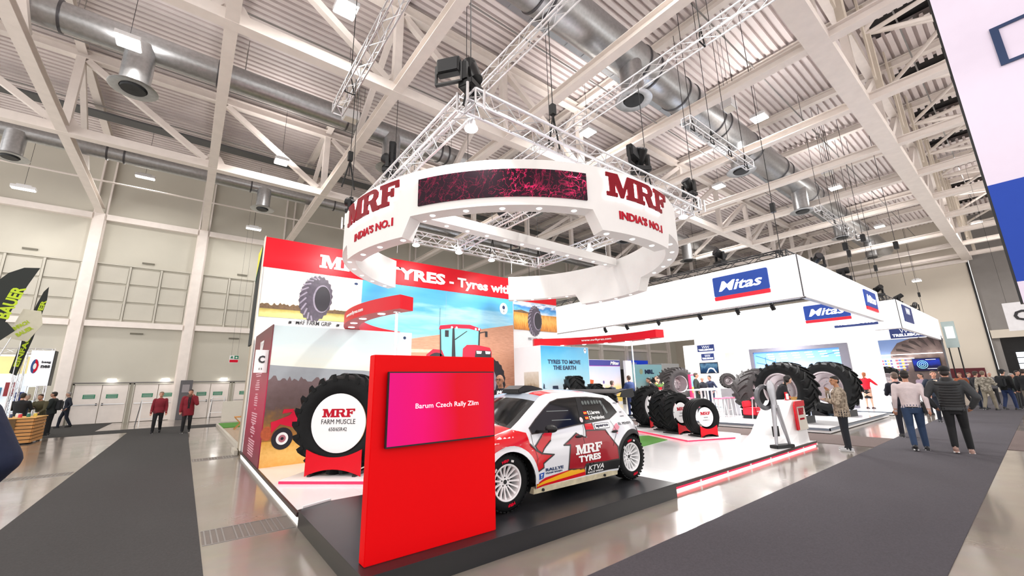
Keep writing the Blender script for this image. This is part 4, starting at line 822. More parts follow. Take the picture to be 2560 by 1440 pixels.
mrf(.36, .16, crimson, ct, plane_fn((11.95, 3.91, .78), U, V), .006); text("INDIA'S NO.1", (11.99, 3.91, .66), U, V, .28, .045, crimson, ct, bold=.02)
wk = thing('wicker_basket', 'small wicker basket on the welcome counter', 'basket', None, (12.22, 4.05, zc)); wkm = M('wicker', sr('B89050'), .7, noise=.3, ns=40, bump=.5, bs=90)
MB().lathe([(.001, .004), (.055, .004), (.085, .075), (.078, .075), (.05, .012), (.001, .012)], 20).build('bowl', wkm, wk, smooth=True)
mb = MB(); [mb.ball((.03 * cos(k * 1.7), .03 * sin(k * 1.7), .05 + .01 * (k % 2)), .018, n=6, m=4) for k in range(7)]; tag(mb.build('sweets', yellow, wk), kind='stuff')
lf = thing('leaflet_stand', 'small red and white leaflet holder on the welcome counter', 'leaflet holder', None, (12.05, 4.15, zc)); MB().box(-.07, .07, -.01, .01, 0, .2).build('back_plate', red, lf); MB().box(-.06, .06, -.035, -.012, .02, .16).build('leaflets', white, lf); MB().box(-.07, .07, -.05, .05, 0, .006).build('foot', red, lf)
sv = thing('silver_sculpture', 'slim silver sculpture on a black foot in front of the welcome counter', 'sculpture', None, (10.95, 4.02, PZ), radians(-18))
MB().box(-.28, .28, -.1, .1, 0, .07).build('foot', blackp, sv, bevel=.01)
for p in (((-.17, 0, .07), (-.08, 0, .95), .03, .055), ((.24, 0, .07), (.0, 0, .95), .03, .055)): MB().tube(p[0], p[1], p[2], 12, p[3]).build('leg_bar', silver, sv, smooth=True)
MB().loft([[(cx + rx * cos(k * pi / 6), ry * sin(k * pi / 6), z) for k in range(12)] for z, cx, rx, ry in ((.88, -.04, .09, .05), (1.05, -.05, .08, .05), (1.3, -.07, .12, .06), (1.42, -.08, .10, .05), (1.5, -.08, .03, .03))]).build('body_shell', silver, sv, smooth=True)
MB().lathe([(.20, -.04), (.27, -.05), (.30, 0), (.27, .05), (.20, .04)], 36, (-.2, .1, 1.12), 'y').build('ring', M('dark_silver', (.12, .12, .13), .4, .6), sv, smooth=True)
MB().box(-.02, .18, .16, .18, .22, .45).build('black_card', blackp, sv)
# ================================================================== THE RALLY CAR
CY0, CYC = 4.2, 5.07          # near side plane, centre plane
PROF = [(2.50, .36), (2.43, .45), (2.40, .60), (2.41, .74), (2.46, .86), (2.60, .96), (2.85, 1.03), (3.12, 1.09), (3.34, 1.13), (3.50, 1.215), (3.70, 1.335), (3.88, 1.44), (4.02, 1.505), (4.15, 1.53),
        (4.4, 1.542), (4.7, 1.540), (5.0, 1.522), (5.25, 1.492), (5.46, 1.452), (5.60, 1.36), (5.74, 1.22), (5.88, 1.10), (5.97, 1.03), (6.06, .97), (6.14, .86), (6.19, .72), (6.20, .58), (6.17, .46), (6.10, .38)]
def prof_z(x):
    for (x0, z0), (x1, z1) in zip(PROF[3:26], PROF[4:27]):
        if x0 <= x <= x1: return z0 + (z1 - z0) * (x - x0) / (x1 - x0 + 1e-9)
    return .7
WH = ((3.205, .525), (5.655, .525)); WR = .325
def side(x, z):
    """inset of the near side from the plane y = CY0"""
    i = 0.
    if z > 1.02: i += (z - 1.02) * .40 + max(0, z - 1.38) ** 2 * 2.0
    i += .035 * max(0, (z - .75) / .3) ** 2 if z < 1.02 else .035 * .81 + .0
    if z < .55: i += (.55 - z) * .12
    if x < 2.95: i += .62 * ((2.95 - x) / .55) ** 2.2
    if x > 5.45: i += .30 * ((x - 5.45) / .75) ** 2.2
    for cx, cz in WH:
        d = hypot(x - cx, (z - cz) * .95)
        if d < .62: i -= .045 * max(0, 1 - max(0, d - .40) / .2) ** 1.2
    t = prof_z(x) - z
    if t < .09 and z > .8: i += .05 * (1 - max(0, t) / .09) ** 2
    # crease along the doors
    i += .012 * math.exp(-((z - (.90 + .02 * (x - 3.5))) / .025) ** 2)
    return i
def sidefn(off, far=False):
    if far: return lambda c: Vector((c.x, 2 * CYC - CY0 - side(c.x, c.y) + off + c.z, c.y))
    return lambda c: Vector((c.x, CY0 + side(c.x, c.y) - off - c.z, c.y))
car = thing('rally_car', 'white and red liveried rally hatchback standing on the black plinth', 'car')
def arch(cx, cz, r, a0, a1, n=18): return [(cx + r * cos(radians(a0 + (a1 - a0) * k / n)), cz + r * sin(radians(a0 + (a1 - a0) * k / n))) for k in range(n + 1)]
outline = [(2.50, .40)] + [(x, z) for x, z in PROF[1:28]] + [(6.05, .50)] + [(x, z) for x, z in arch(5.655, .50, .385, 0, 180)] + [(5.24, .40), (3.62, .40)] + [(x, z) for x, z in arch(3.205, .50, .385, 0, 180)] + [(2.75, .40)]
def shell(far, mat, name):
    vs, fs = clipgrid(outline, .045); f = sidefn(0, far); mb = MB(); mb.add([f(Vector((x, z, 0))) for x, z in vs], fs); return mb.build(name, mat, car, smooth=True)
body = shell(False, carw, 'side_panel'); shell(True, carw, 'side_panel')
def decal(poly, mat, off=.003, name='livery_patch', step=.06, far=False, par=None, holes=()):
    vs, fs = clipgrid(poly, step, holes); f = sidefn(off, far); mb = MB(); mb.add([f(Vector((x, z, 0))) for x, z in vs], fs); return mb.build(name, mat, par or car, smooth=True)
# skin over the top, from the front bumper over bonnet, screens and roof to the tail
rows = []; NC = 14
P2 = []
for (x0, z0), (x1, z1) in zip(PROF, PROF[1:]):
    n = 2; P2 += [(x0 + (x1 - x0) * k / n, z0 + (z1 - z0) * k / n) for k in range(n)]
P2.append(PROF[-1])
def toppt(i, v, off=0.):
    x, z = P2[i]; iy = side(x, z); y0 = CY0 + iy; hw = CYC - y0; y = CYC + v * hw
    a = P2[max(0, i - 1)]; b = P2[min(len(P2) - 1, i + 1)]; tx, tz = b[0] - a[0], b[1] - a[1]; L = hypot(tx, tz); nx, nz = -tz / L, tx / L
    cr = .05 * (1 - v * v) if x < 6 else .04 * (1 - v * v)
    if x < 2.7: cr = .03 * (1 - v * v)
    return (x + nx * (cr + off), y, z + nz * (cr + off))
mats = [carr, carw, glassd, carg, MATS['black_plastic'], yellow]
mb = MB(); mb.v = [toppt(i, -1 + 2 * k / NC) for i in range(len(P2)) for k in range(NC + 1)]
for i in range(len(P2) - 1):
    x, z = P2[i]
    for k in range(NC):
        v = abs(-1 + 2 * (k + .5) / NC); m = 1
        if x < 2.43: m = 0 if z > .5 else 4
        elif x < 3.30: m = 5 if v < .25 and x > 2.9 else (0 if v < .94 else 0)
        elif x < 3.34: m = 4
        elif x < 3.98: m = (2 if v < .86 else 4)
        if 3.86 <= x < 4.0: m = 3
        if 3.34 <= x < 3.86 and v > .86: m = 4
        if 4.0 <= x < 4.16: m = 0 if v > .55 else (4 if v < .4 else 1)
        if 4.8 < x < 4.95: m = 0 if v > .7 else 1
        if 5.25 < x < 5.46: m = 0 if v > .55 else 1
        if 5.46 <= x < 5.86: m = 2 if v < .85 else 1
        if x >= 6.15: m = 4 if z < .6 else 1
        a = i * (NC + 1) + k; mb.f.append((a, a + 1, a + NC + 2, a + NC + 1)); mb.m.append(m)
mb.build('bonnet_and_roof', mats, car, smooth=True)
# black under body and wheel wells
ub = MB().box(2.62, 6.02, 4.52, 5.62, .34, 1.0).box(3.62, 5.24, 4.28, 5.86, .34, .62).build('underbody', blackp, car)
for cx, ya in ((3.205, 4.24), (5.655, 4.30)): MB().loft([[(cx + r * cos(radians(t)), y, .5 + r * sin(radians(t))) for r, y in ((.385, ya), (.385, 4.56), (.02, 4.56))] for t in range(-8, 190, 6)], cap=False, closed=False).build('wheel_well', blackm, car)
# livery
crs = decal([(3.53, 1.07), (3.55, .95), (3.65, .85), (3.75, .80), (3.96, .765), (3.77, .68), (3.77, .63), (3.64, .60), (3.57, .72), (3.53, .80), (3.46, .87), (3.36, .915), (3.205, .93), (3.0, .90), (2.86, .80), (2.44, .8), (2.46, .86), (2.60, .955), (2.85, 1.025), (3.12, 1.085), (3.34, 1.12)], carr)
decal([(3.84, 1.06), (3.98, 1.06), (3.92, .94), (3.79, .85), (3.75, .80), (3.67, .86), (3.65, .90), (3.76, 1.0)], carr, .005)
outl = M('livery_outline', (.03, .022, .02), .3)
def stroke(pts, w=.018, off=.007, closed=True):
    ps = pts + [pts[0]] if closed else pts; mb = MB(); f = sidefn(off)
    for (x0, z0), (x1, z1) in zip(ps, ps[1:]):
        L = hypot(x1 - x0, z1 - z0) or 1; n = max(1, int(L / .07)); dx, dz = (x1 - x0) / L * w / 2, (z1 - z0) / L * w / 2
        for k in range(n):
            a, b = k / n, (k + 1) / n; xa, za, xb, zb_ = x0 + (x1 - x0) * a, z0 + (z1 - z0) * a, x0 + (x1 - x0) * b, z0 + (z1 - z0) * b
            mb.add([f(Vector(q)) for q in ((xa - dz - dx, za + dx - dz, 0), (xb - dz + dx, zb_ + dx + dz, 0), (xb + dz + dx, zb_ - dx + dz, 0), (xa + dz - dx, za - dx - dz, 0))], [(0, 1, 2, 3)])
    return tag(mb.build('livery_outline', outl, car), kind='stuff')
stroke([(3.56, .93), (3.65, .85), (3.75, .80), (3.96, .765), (3.77, .68), (3.77, .63), (3.64, .60), (3.57, .72)], closed=False)
stroke([(3.84, 1.06), (3.76, 1.0), (3.65, .90), (3.67, .86), (3.75, .80), (3.79, .85), (3.92, .94), (3.98, 1.06)], closed=False)
BR = [(4.42, .99), (4.52, .94), (4.62, .92), (4.63, 1.01), (5.05, .985), (5.17, .84), (5.25, .735), (5.25, .56), (5.02, .55), (4.57, .57), (4.53, .51), (4.22, .545), (4.28, .85), (4.16, .86), (4.28, .915)]
decal(BR, carm, .004); stroke(BR[:]); decal([(4.64, 1.10), (4.80, 1.09), (4.80, 1.0), (4.63, 1.0)], carr, .005); stroke([(4.63, 1.1), (4.63, 1.0)], closed=False); stroke([(4.80, 1.09), (4.80, 1.0)], closed=False)
decal([(4.57, .57), (5.02, .55), (5.24, .56), (5.24, .43), (4.56, .425)], MATS['black_plastic'], .006)
decal([(3.62, .405), (4.56, .425), (4.55, .51), (4.22, .54), (3.80, .505), (3.62, .46)], carr, .004); decal([(3.62, .425), (4.54, .475), (4.53, .515), (4.28, .535), (3.63, .45)], yellow, .007)
def bf(x0, z0, off=.009, kx=1., kz=0.): f = sidefn(off); return lambda c: f(Vector((x0 + c.x, z0 + c.y + c.x * kz, c.z)))
mrf(.56, .125, inkw, car, bf(4.37, .71, .008), .004, 'lettering'); text('TYRES', 0, 0, 0, .46, .085, inkw, car, bold=.05, depth=.004, fn=bf(4.42, .605))
text('KTVA', 0, 0, 0, .33, .065, inkw, car, bold=.01, depth=.003, fn=bf(4.61, .475), shear=.2); text('RACE WEAR', 0, 0, 0, .33, .024, inkw, car, bold=.02, depth=.003, fn=bf(4.60, .44))
text('RALLYE', 0, 0, 0, .32, .036, navyl, car, bold=.03, depth=.003, fn=bf(3.80, .578)); text('TEAM SPAIN', 0, 0, 0, .30, .02, navyl, car, bold=.02, depth=.003, fn=bf(3.79, .545))
decal([(3.64, .50), (3.755, .505), (3.775, .575), (3.665, .572)], bluep, .005, 'team_badge'); text('T', 0, 0, 0, .04, .045, inkw, car, bold=.04, depth=.003, fn=bf(3.69, .515))
decal(rrect(4.83, 5.17, 1.005, 1.085, .02), MATS['print_tyre_dark'], .005, 'sticker'); decal(rrect(4.838, 5.162, 1.012, 1.078, .017), inkw, .007, 'sticker'); text('sparco', 0, 0, 0, .28, .042, M('sticker_ink', (.01, .012, .04), .4), car, bold=.04, depth=.003, fn=bf(4.86, 1.022))
text('EL PENDO', 0, 0, 0, .32, .034, dkgrey, car, bold=.01, depth=.003, fn=bf(5.38, 1.03, .008)); decal([(5.22, .97), (5.28, 1.03), (5.35, 1.06), (5.38, 1.0), (5.33, .96), (5.30, .90), (5.27, .95)], M('pink_print', sr('D98A9A'), .4), .005, 'sticker')
for x, z, w in ((5.50, 1.14, .1), (5.52, 1.2, .06), (5.44, 1.34, .1)): decal(rrect(x, x + w, z, z + .015, .004), MATS['grey_lettering'], .006, 'sticker')
# glass of the near and far side
GL = [(3.60, 1.12), (3.74, 1.215), (3.95, 1.34), (4.10, 1.42), (4.27, 1.455), (4.63, 1.465), (4.9, 1.462), (5.27, 1.43), (5.37, 1.345), (5.45, 1.215), (5.22, 1.13), (4.78, 1.11), (4.45, 1.095), (3.91, 1.055), (3.62, 1.05)]
for far in (False, True): decal(GL, glassd, .005, 'side_window', .06, far)
decal([(4.56, 1.10), (4.66, 1.10), (4.74, 1.462), (4.64, 1.465)], MATS['black_plastic'], .008, 'door_pillar')
decal([(5.10, 1.135), (5.115, 1.135), (5.205, 1.42), (5.19, 1.42)], MATS['black_plastic'], .008, 'window_bar'); stroke(GL, .014, .008)
decal(rrect(4.71, 5.12, 1.345, 1.42, .01), blackp, .009, 'vent_strip')
for k in range(6): x = 4.745 + k * .062 + (.018 if k > 2 else 0); decal(rpoly(x, 1.383, .024, .028, 14), M('vent_glass', sr('5A6260'), .3), .012, 'round_vent')
for z, s in ((1.30, .0), (1.18, .05)): decal([(3.98 + s, z), (4.4, z - .012), (4.4, z - .002), (3.98 + s, z + .01)], M('roll_cage_grey', sr('6F7676'), .4), .007, 'cage_bar')
decal([(5.12, 1.40), (5.17, 1.40), (5.24, 1.22), (5.20, 1.2)], MATS['roll_cage_grey'], .006, 'cage_bar')
text('E.Llarena', 0, 0, 0, .27, .05, inkw, car, bold=.02, depth=.003, fn=bf(4.775, 1.215, .012)); text('S.Fernández', 0, 0, 0, .34, .052, inkw, car, bold=.02, depth=.003, fn=bf(4.775, 1.142, .012))
for z in (1.22, 1.15): decal(rect(4.69, 4.76, z, z + .042), redprint, .011, 'flag_sticker'); decal(rect(4.69, 4.76, z + .012, z + .03), yellow, .013, 'flag_sticker')
decal(rpoly(4.60, 1.155, .033, .036, 14), M('pale_badge', sr('E3CFD2'), .4), .011, 'round_sticker')
# wheel arch trims, sill guard, handles
for cx in (3.205, 5.655):
    a = arch(cx, .50, .385, -5, 185, 24); b = arch(cx, .50, .45, 185, -5, 24); decal(a + b, carw if cx < 4 else MATS['black_plastic'], .012 if cx < 4 else .004, 'arch_trim')
    f = sidefn(0); MB().loft([[f(Vector((x, z, -.0))) + Vector((0, dy, 0)) for dy in (-.012, .09)] for x, z in arch(cx, .50, .386, -4, 184, 24)], cap=False, closed=False).build('arch_lip', MATS['black_plastic'], car)
decal([(5.89, .97), (5.99, .86), (6.08, .70), (6.12, .50), (6.04, .52), (6.03, .62), (5.97, .78), (5.86, .90)], M('tail_dark_red', sr('3C0A14'), .2, coat=.5), .006, 'tail_lamp')
sg_ = MB().loft([[(x, y, z) for y, z in ((4.215, .335), (4.205, .405), (4.26, .415), (4.30, .335))] for x in (3.6, 3.9, 4.3, 4.8, 5.26)]).build('sill_guard', sillm, car, bevel=.004)
for x in (3.75, 4.95): MB().tube((x, 4.19, .37), (x, 4.21, .37), .018, 10).build('sill_bolt', blackm, car)
for x in (4.47, 5.26): MB().ball((x, CY0 + side(x, .945) - .014, .945), .075, .018, .02, 12, 8).build('door_handle', blackp, car, smooth=True)
stroke([(3.60, 1.05), (3.61, .92), (3.66, .75), (3.60, .60), (3.58, .41)], .006, .009, False); stroke([(4.60, 1.09), (4.56, .9), (4.60, .6), (4.60, .43)], .006, .009, False); stroke([(5.22, 1.1), (5.30, .95), (5.2, .82), (5.17, .75)], .006, .009, False)
# mirrors
for s in (0, 1):
    y = 4.06 if not s else 2 * CYC - 4.06; mr = MB().ball((3.80, y, 1.11), .06, .10, .05, 16, 10).build('door_mirror', MATS['black_plastic'], car, smooth=True)
    MB().bar((3.76, y, 1.08), (3.72, CY0 + .12 if not s else 2 * CYC - CY0 - .12, 1.07), .05, .03).build('mirror_foot', blackp, mr)
# roof vent and rear spoiler
MB().loft([[(x, y, z) for y, z in ((4.86, z0), (5.28, z0), (5.26, z1), (4.88, z1))] for x, z0, z1 in ((3.93, 1.54, 1.60), (4.05, 1.56, 1.655), (4.2, 1.57, 1.65), (4.42, 1.575, 1.60))]).build('roof_scoop', blackp, car, bevel=.01)
sp = MB().loft([[(x, y, z) for x, z in ((5.62, 1.50), (5.75, 1.525), (5.88, 1.54), (6.02, 1.55), (6.02, 1.537), (5.88, 1.525), (5.75, 1.505), (5.62, 1.485))] for y in (4.42, 4.7, 5.07, 5.44, 5.72)]).build('rear_wing', blackp, car)
for y in (4.40, 5.74): MB().prism([(5.70, 1.43), (5.98, 1.41), (6.07, 1.43), (6.05, 1.565), (5.78, 1.54)], (0, y + .012, 0), (1, 0, 0), (0, 0, 1), .024).build('wing_end_plate', MATS['black_plastic'], sp)
MB().loft([[(x, y, z) for x, z in ((5.76, 1.44), (5.98, 1.43), (5.98, 1.42), (5.76, 1.43))] for y in (4.42, 5.72)]).build('lower_wing', blackp, sp)
# lamps on the nose, wipers, aerial
for v in (-.62, .62):
    y = CYC + v * .62; MB().ball((2.50, y, .80), .06, .15, .06, 14, 8).build('headlamp', M('lamp_glass', (.6, .62, .65), .05, coat=.5), car, smooth=True)
MB().box(2.385, 2.42, 4.7, 5.44, .50, .68).build('nose_grille', blackm, car); MB().bar((3.36, 4.6, 1.17), (3.52, 5.1, 1.28), .02, .012).build('wiper', blackm, car); MB().bar((3.36, 5.2, 1.18), (3.52, 5.6, 1.26), .02, .012).build('wiper', blackm, car)
MB().box(2.9, 3.06, 4.75, 4.95, 1.07, 1.10).box(2.9, 3.06, 5.2, 5.4, 1.07, 1.10).build('bonnet_vent', blackm, car)
# wheels: dark tyre with red and white print, white fifteen spoke rim
def wheel(cx, cy, s, name='wheel'):
    o = bpy.data.objects.new(name, None); COL.objects.link(o); o.parent = car; o.location = (cx, cy, .531); o.rotation_euler = (0, 0, 0 if s < 0 else pi)
    MB().lathe([(.205, -.095), (.215, -.108), (.26, -.118), (.30, -.108), (.318, -.09), (.325, -.06), (.325, .06), (.318, .09), (.26, .11), (.205, .09)], 64, (0, 0, 0), 'y', close=True).build('tyre', rubber, o, smooth=True)
    tr2 = MB(); 
    for k in range(36):
        a = 2 * pi * k / 36
        for y0, y1 in ((-.104, -.06), (-.05, .05), (.06, .1)): tr2.bar((.321 * cos(a), y0, .321 * sin(a)), (.321 * cos(a + .04), y1, .321 * sin(a + .04)), .03, .014, up=(cos(a), 0, sin(a)))
    tag(tr2.build('tread_blocks', rubber, o), kind='stuff')
    MB().lathe([(.207, -.09), (.213, -.10), (.205, -.107), (.19, -.10), (.182, -.07), (.18, .08)], 56, (0, 0, 0), 'y').build('rim_ring', white, o, smooth=True)
    sp_ = MB().loft([[(r * cos(t), y, r * sin(t)) for t, y in ((-w, yy + .02), (-w * .8, yy), (w * .8, yy), (w, yy + .02))] for r, w, yy in ((.055, .18, -.045), (.10, .10, -.055), (.16, .075, -.075), (.188, .10, -.09))]).build('spoke', white, o)
    for k in range(1, 15): c = sp_.copy(); COL.objects.link(c); c.rotation_euler = (0, 2 * pi * k / 15, 0)
    MB().lathe([(.001, -.05), (.03, -.05), (.03, -.042), (.068, -.042), (.078, -.03), (.078, .02)], 28, (0, 0, 0), 'y').build('hub', white, o, smooth=True); MB().lathe([(.001, -.052), (.026, -.052), (.026, -.04)], 20, (0, 0, 0), 'y').build('hub_bore', blackm, o)
    for k in range(5): a = 2 * pi * k / 5 + .3; MB().tube((.05 * cos(a), -.048, .05 * sin(a)), (.05 * cos(a), -.03, .05 * sin(a)), .009, 8).build('wheel_nut', blackm, o)
    MB().lathe([(.01, .03), (.16, .03), (.16, .05), (.01, .05)], 32, (0, 0, 0), 'y').build('brake_disc', M('brake_dark', (.06, .06, .065), .4, .7), o)
    pr = lambda a0: (lambda c: Vector(((.232 + c.y) * cos(a0 - c.x / .25), -.1185 - c.z, (.232 + c.y) * sin(a0 - c.x / .25))))
    for a in (pi * .62, pi * .62 - pi): text('MRF', 0, 0, 0, .105, .034, redprint, o, bold=.05, depth=.002, fn=pr(a)); text('WWW', 0, 0, 0, .06, .022, inkw, o, depth=.002, fn=pr(a + .55)) if False else None
    for k in range(5): text('I', 0, 0, 0, .006, .026, inkw, o, depth=.002, fn=pr(pi * .80 - k * .035)); text('I', 0, 0, 0, .006, .026, inkw, o, depth=.002, fn=pr(pi * .44 - k * .035))
wheel(3.205, 4.325, -1); wheel(5.655, 4.335, -1); wheel(3.205, 5.81, 1); wheel(5.655, 5.80, 1)
# ================================================================== THE BIG WHITE STAND BEHIND
def canopy_box(name, label, x0, x1, y0, y1, z0, z1):
    t = thing(name, label, 'hanging canopy')
    for i, (a, b, c, d) in enumerate(((x0, x0 + .12, y0, y1), (x1 - .12, x1, y0, y1), (x0 + .12, x1 - .12, y0, y0 + .12), (x0 + .12, x1 - .12, y1 - .12, y1))): MB().box(a, b, c, d, z0, z1).build('fascia', backlit, t)
    for a, b, c, d in ((x0 - .01, x0 + .14, y0 - .01, y1), (x0, x1, y0 - .01, y0 + .13)): MB().box(a, b, c, d, z0 - .03, z0).build('bottom_profile', M('profile_grey', sr('B9B4B6'), .4), t)
    MB().box(x0 - .012, x0 + .02, y0 - .012, y0 + .02, z0, z1).build('corner_profile', M('profile_dark', sr('55555A'), .4), t)
    return t
c1 = canopy_box('stand_canopy', 'huge white lit canopy frame hanging over the stand behind the booth', 15.3, 26, 4.29, 19, 4.2, 5.62)
c2 = canopy_box('stand_canopy', 'second white lit canopy frame further back, before the far cream wall', 30.2, 45, 4.29, 16, 4.15, 5.72)
def mitas(par, O, Uv, w, h, d=.05):
    nn = Vector(Uv).cross(Vector(V)).normalized(); O = Vector(O)
    def fl(poly, z0, dep, nm, mt): return flat([poly], O + nn * z0, Uv, V, dep, nm, mt, par)
    fl(rrect(0, w, .17 * h, h, .045), 0, d, 'blue_plate', M('sign_blue', sr('0C3F9C'), .35, noise=.01, emit=sr('0C3F9C'), es=.25)); fl(rrect(0, w, 0, .16 * h, .03), 0, d, 'red_strip', M('sign_red', sr('D81030'), .35, noise=.01, emit=sr('D81030'), es=.25))
    text('Mitas', O + nn * (d) + Vector(Uv) * (w * .10) + Vector(V) * (h * .36), Uv, V, w * .8, h * .42, M('sign_white_lit', (1, 1, 1), .4, emit=(1, 1, 1), es=.8, noise=0), par, bold=.02, shear=.3, depth=.01)
YU = (0, -1, 0)
mitas(c1, (15.3, 7.08, 4.5), YU, 1.88, .88); mitas(c1, (23.2, 4.29, 4.52), U, 2.0, .9); mitas(c1, (25.88, 7.38, 4.45), YU, 1.95, .92)
def trell(par, O, Uv, w, h, word=True):
    nn = Vector(Uv).cross(Vector(V)).normalized(); O = Vector(O); sw = MATS['sign_white_lit']
    flat([rect(0, w, 0, h)], O, Uv, V, .04, 'navy_plate', M('sign_navy', sr('1B2F6C'), .35, noise=.01, emit=sr('1B2F6C'), es=.3), par)
    if word: text('TRELLEBORG', O + nn * .042 + Vector(Uv) * w * .06 + Vector(V) * h * .14, Uv, V, w * .88, h * .26, sw, par, bold=.04, depth=.005)
    cx = w / 2
    for k in (-1.5, -.5, .5, 1.5):
        for s in (-1, 1): flat([[(cx + k * .11 * w, h * .5), (cx + k * .11 * w + .012 * w, h * .5), (cx + (k + .5 * s) * .11 * w + .012 * w, h * .88), (cx + (k + .5 * s) * .11 * w, h * .88)]], O + nn * .042, Uv, V, .004, 'emblem_stroke', sw, par)
trell(c1, (25.88, 5.2, 4.45), YU, .01, .01, False) if False else None
trell(c2, (30.2, 7.22, 4.46), YU, 2.0, .85); trell(c2, (44.88, 7.2, 4.52), YU, 2.2, .85); trell(c2, (31.4, 4.29, 4.6), U, 2.6, .95, False)
for nm, p in (('black box truss above the first white canopy', ((15.9, 4.9), (15.9, 18.4), (25.4, 4.9), (25.4, 18.4), 5.85)), ('black box truss above the second white canopy', ((30.8, 4.9), (30.8, 15.4), (44.4, 4.9), (44.4, 15.4), 5.95))):
    t = thing('canopy_truss', nm, 'truss'); a, b, c, d, z = p; bt = M('black_truss_tube', (.03, .03, .032), .4, .5)
    for q, r in ((a, b), (a, c), (b, d), (c, d)): box_truss(t, (*q, z), (*r, z), .3, bt, .024, .45, .011)
    for q in (a, b, c, d): MB().tube((*q, z), (*q, 16.02), .012, 5).box(q[0] - .07, q[0] + .07, q[1] - .07, q[1] + .07, z + 1.6, z + 1.95).build('chain_hoist', blackm, t)
for x, y, z, lb in ((26.5, 5.2, 8.3, 'black chain hoist hanging in front of the far cream wall, left one'), (29.0, 3.6, 8.4, 'black chain hoist hanging in front of the far cream wall, right one'), (27.5, 4.6, 8.8, 'black chain hoist hanging in front of the far cream wall, middle one')):
    t = thing('chain_hoist', lb, 'hoist', None, (x, y, z)); MB().box(-.12, .12, -.1, .1, -.2, .2).build('motor', blackp, t, bevel=.02); MB().tube((0, 0, .2), (0, 0, 15.95 - z), .012, 5).build('chain', blackm, t); MB().tube((0, 0, -.2), (0, 0, -2.2), .008, 5).build('lower_chain', blackm, t)
for i, (x, y, z) in enumerate(((15.9, 11.6, 6.02), (15.95, 7.0, 6.02), (20.0, 4.9, 6.02), (23.6, 4.9, 6.02), (25.4, 5.2, 6.02), (30.8, 5.0, 6.1), (35.5, 4.9, 6.1), (41, 4.9, 6.1))):
    moving_head(x, y, z, i * 1.1, .9 + .2 * i, ['black stage light head on the left part of the first canopy truss', 'black stage light head above the blue sign of the first canopy', 'black stage light head right of the canopy corner', 'black stage light head near the right end of the first canopy', 'black stage light head at the far corner of the first canopy', 'black stage light head at the near corner of the second canopy', 'black stage light head halfway along the second canopy', 'black stage light head far along the second canopy'][i], 1.25)
for i, y in enumerate((5.6, 6.8, 8.3, 10.2, 11.9, 13.2)):
    t = thing('track_spot', ['black track spot under the canopy edge, nearest its corner', 'second track spot from the canopy corner', 'third track spot from the canopy corner', 'fourth track spot from the canopy corner', 'fifth track spot from the canopy corner', 'sixth track spot from the canopy corner'][i], 'spotlight', 'track spots under the white canopy', (16.3, y, 4.22))
    MB().tube((0, 0, 0), (.1, -.02, -.16), .075, 12).box(-.05, .05, -.04, .04, 0, .12).build('housing', blackp, t); MB().tube((.1, -.02, -.16), (.104, -.021, -.166), .06, 12).build('lens', glow2, t)
rail_ = thing('lighting_track', 'long black lighting track under the near edge of the white canopy', 'track'); MB().box(16.25, 16.35, 4.9, 18.4, 4.33, 4.38).build('track_rail', blackm, rail_)
for y in (5.5, 8.5, 11.5, 14.5, 17.5): MB().tube((16.3, y, 4.38), (16.0, y, 5.75), .012, 6).build('hanger_rod', blackm, rail_)
# floors
for nm, x0, x1, y1 in (('white raised floor of the stand with the giant wheels', 15.4, 23.1, 18.2), ('white raised floor of the farther stand with the reception desk', 23.7, 45, 16)):
    t = thing('stand_platform', nm, 'platform'); MB().box(x0, x1, 4.3, y1, .02, .15).build('white_floor', whitegloss, t); MB().box(x0 - .02, x1, 4.27, 4.3, .09, .155).box(x0 - .02, x0, 4.27, y1, .09, .155).build('metal_edge', M('bluish_steel', sr('8F9BAA'), .3, .6), t)
    MB().box(x0 - .02, x1, 4.27, 4.3, .155, .165).build('black_line', blackm, t)
MB().box(23.1, 23.7, 4.5, 6, 0, .14).build('ramp', white, None) if False else None
# inner wall with framed picture
iw = thing('stand_inner_wall', 'white inner wall of the big stand with a framed garage picture and three blue screens', 'exhibition wall')
MB().box(26, 26.2, 4.7, 14.6, .15, 3.85).build('wall_panel', glow_white, iw); X = 26 - .004
frm = M('grey_frame', sr('6E6C78'), .4); MB().box(25.86, 26, 5.84, 10.46, 3.1, 3.3).box(25.86, 26, 10.27, 10.46, .15, 3.1).box(25.86, 26, 5.84, 6.19, .15, 3.1).build('picture_frame', frm, iw)
fx = lambda poly, mat, nm='printed_picture', o=0.: flat([poly], (25.99 - o, 0, 0), YU, V, .004, nm, mat, iw)
fx([(-10.27, .15), (-6.19, .15), (-6.19, 3.1), (-10.27, 3.1)], ramp_mat('print_blue_garage', [(0, 'A9B4D8'), (.3, '7FA1E0'), (.55, 'A8CDF4'), (.8, '6FA6EE'), (1, '5C94E6')], 'Z', .2, 3.1, .4, .9, .3, emit=.45))
for k in range(6):
    for j in range(3): y = -9.6 + k * .62; z = 2.96 - j * .13; fx([(y + j * .05, z - .03), (y + .34 + j * .03, z - .02), (y + .36 + j * .03, z + .02), (y + .02 + j * .05, z + .015)], M('print_light_strip', (1, 1, 1), .4, emit=(1, 1, 1), es=.7), 'printed_light', .006)
for a, b in (((-10.2, 2.9), (-9.2, 2.5)), ((-10.2, 2.5), (-9.2, 2.25)), ((-9.2, 2.7), (-9.2, 2.0)), ((-9.7, 2.8), (-9.7, 2.0)), ((-6.9, 2.75), (-6.4, 2.85))): fx([(a[0], a[1]), (b[0], b[1]), (b[0] + .03, b[1] + .03), (a[0] + .03, a[1] + .03)], M('print_strong_blue', sr('2E66C8'), .4), 'printed_girder', .006)
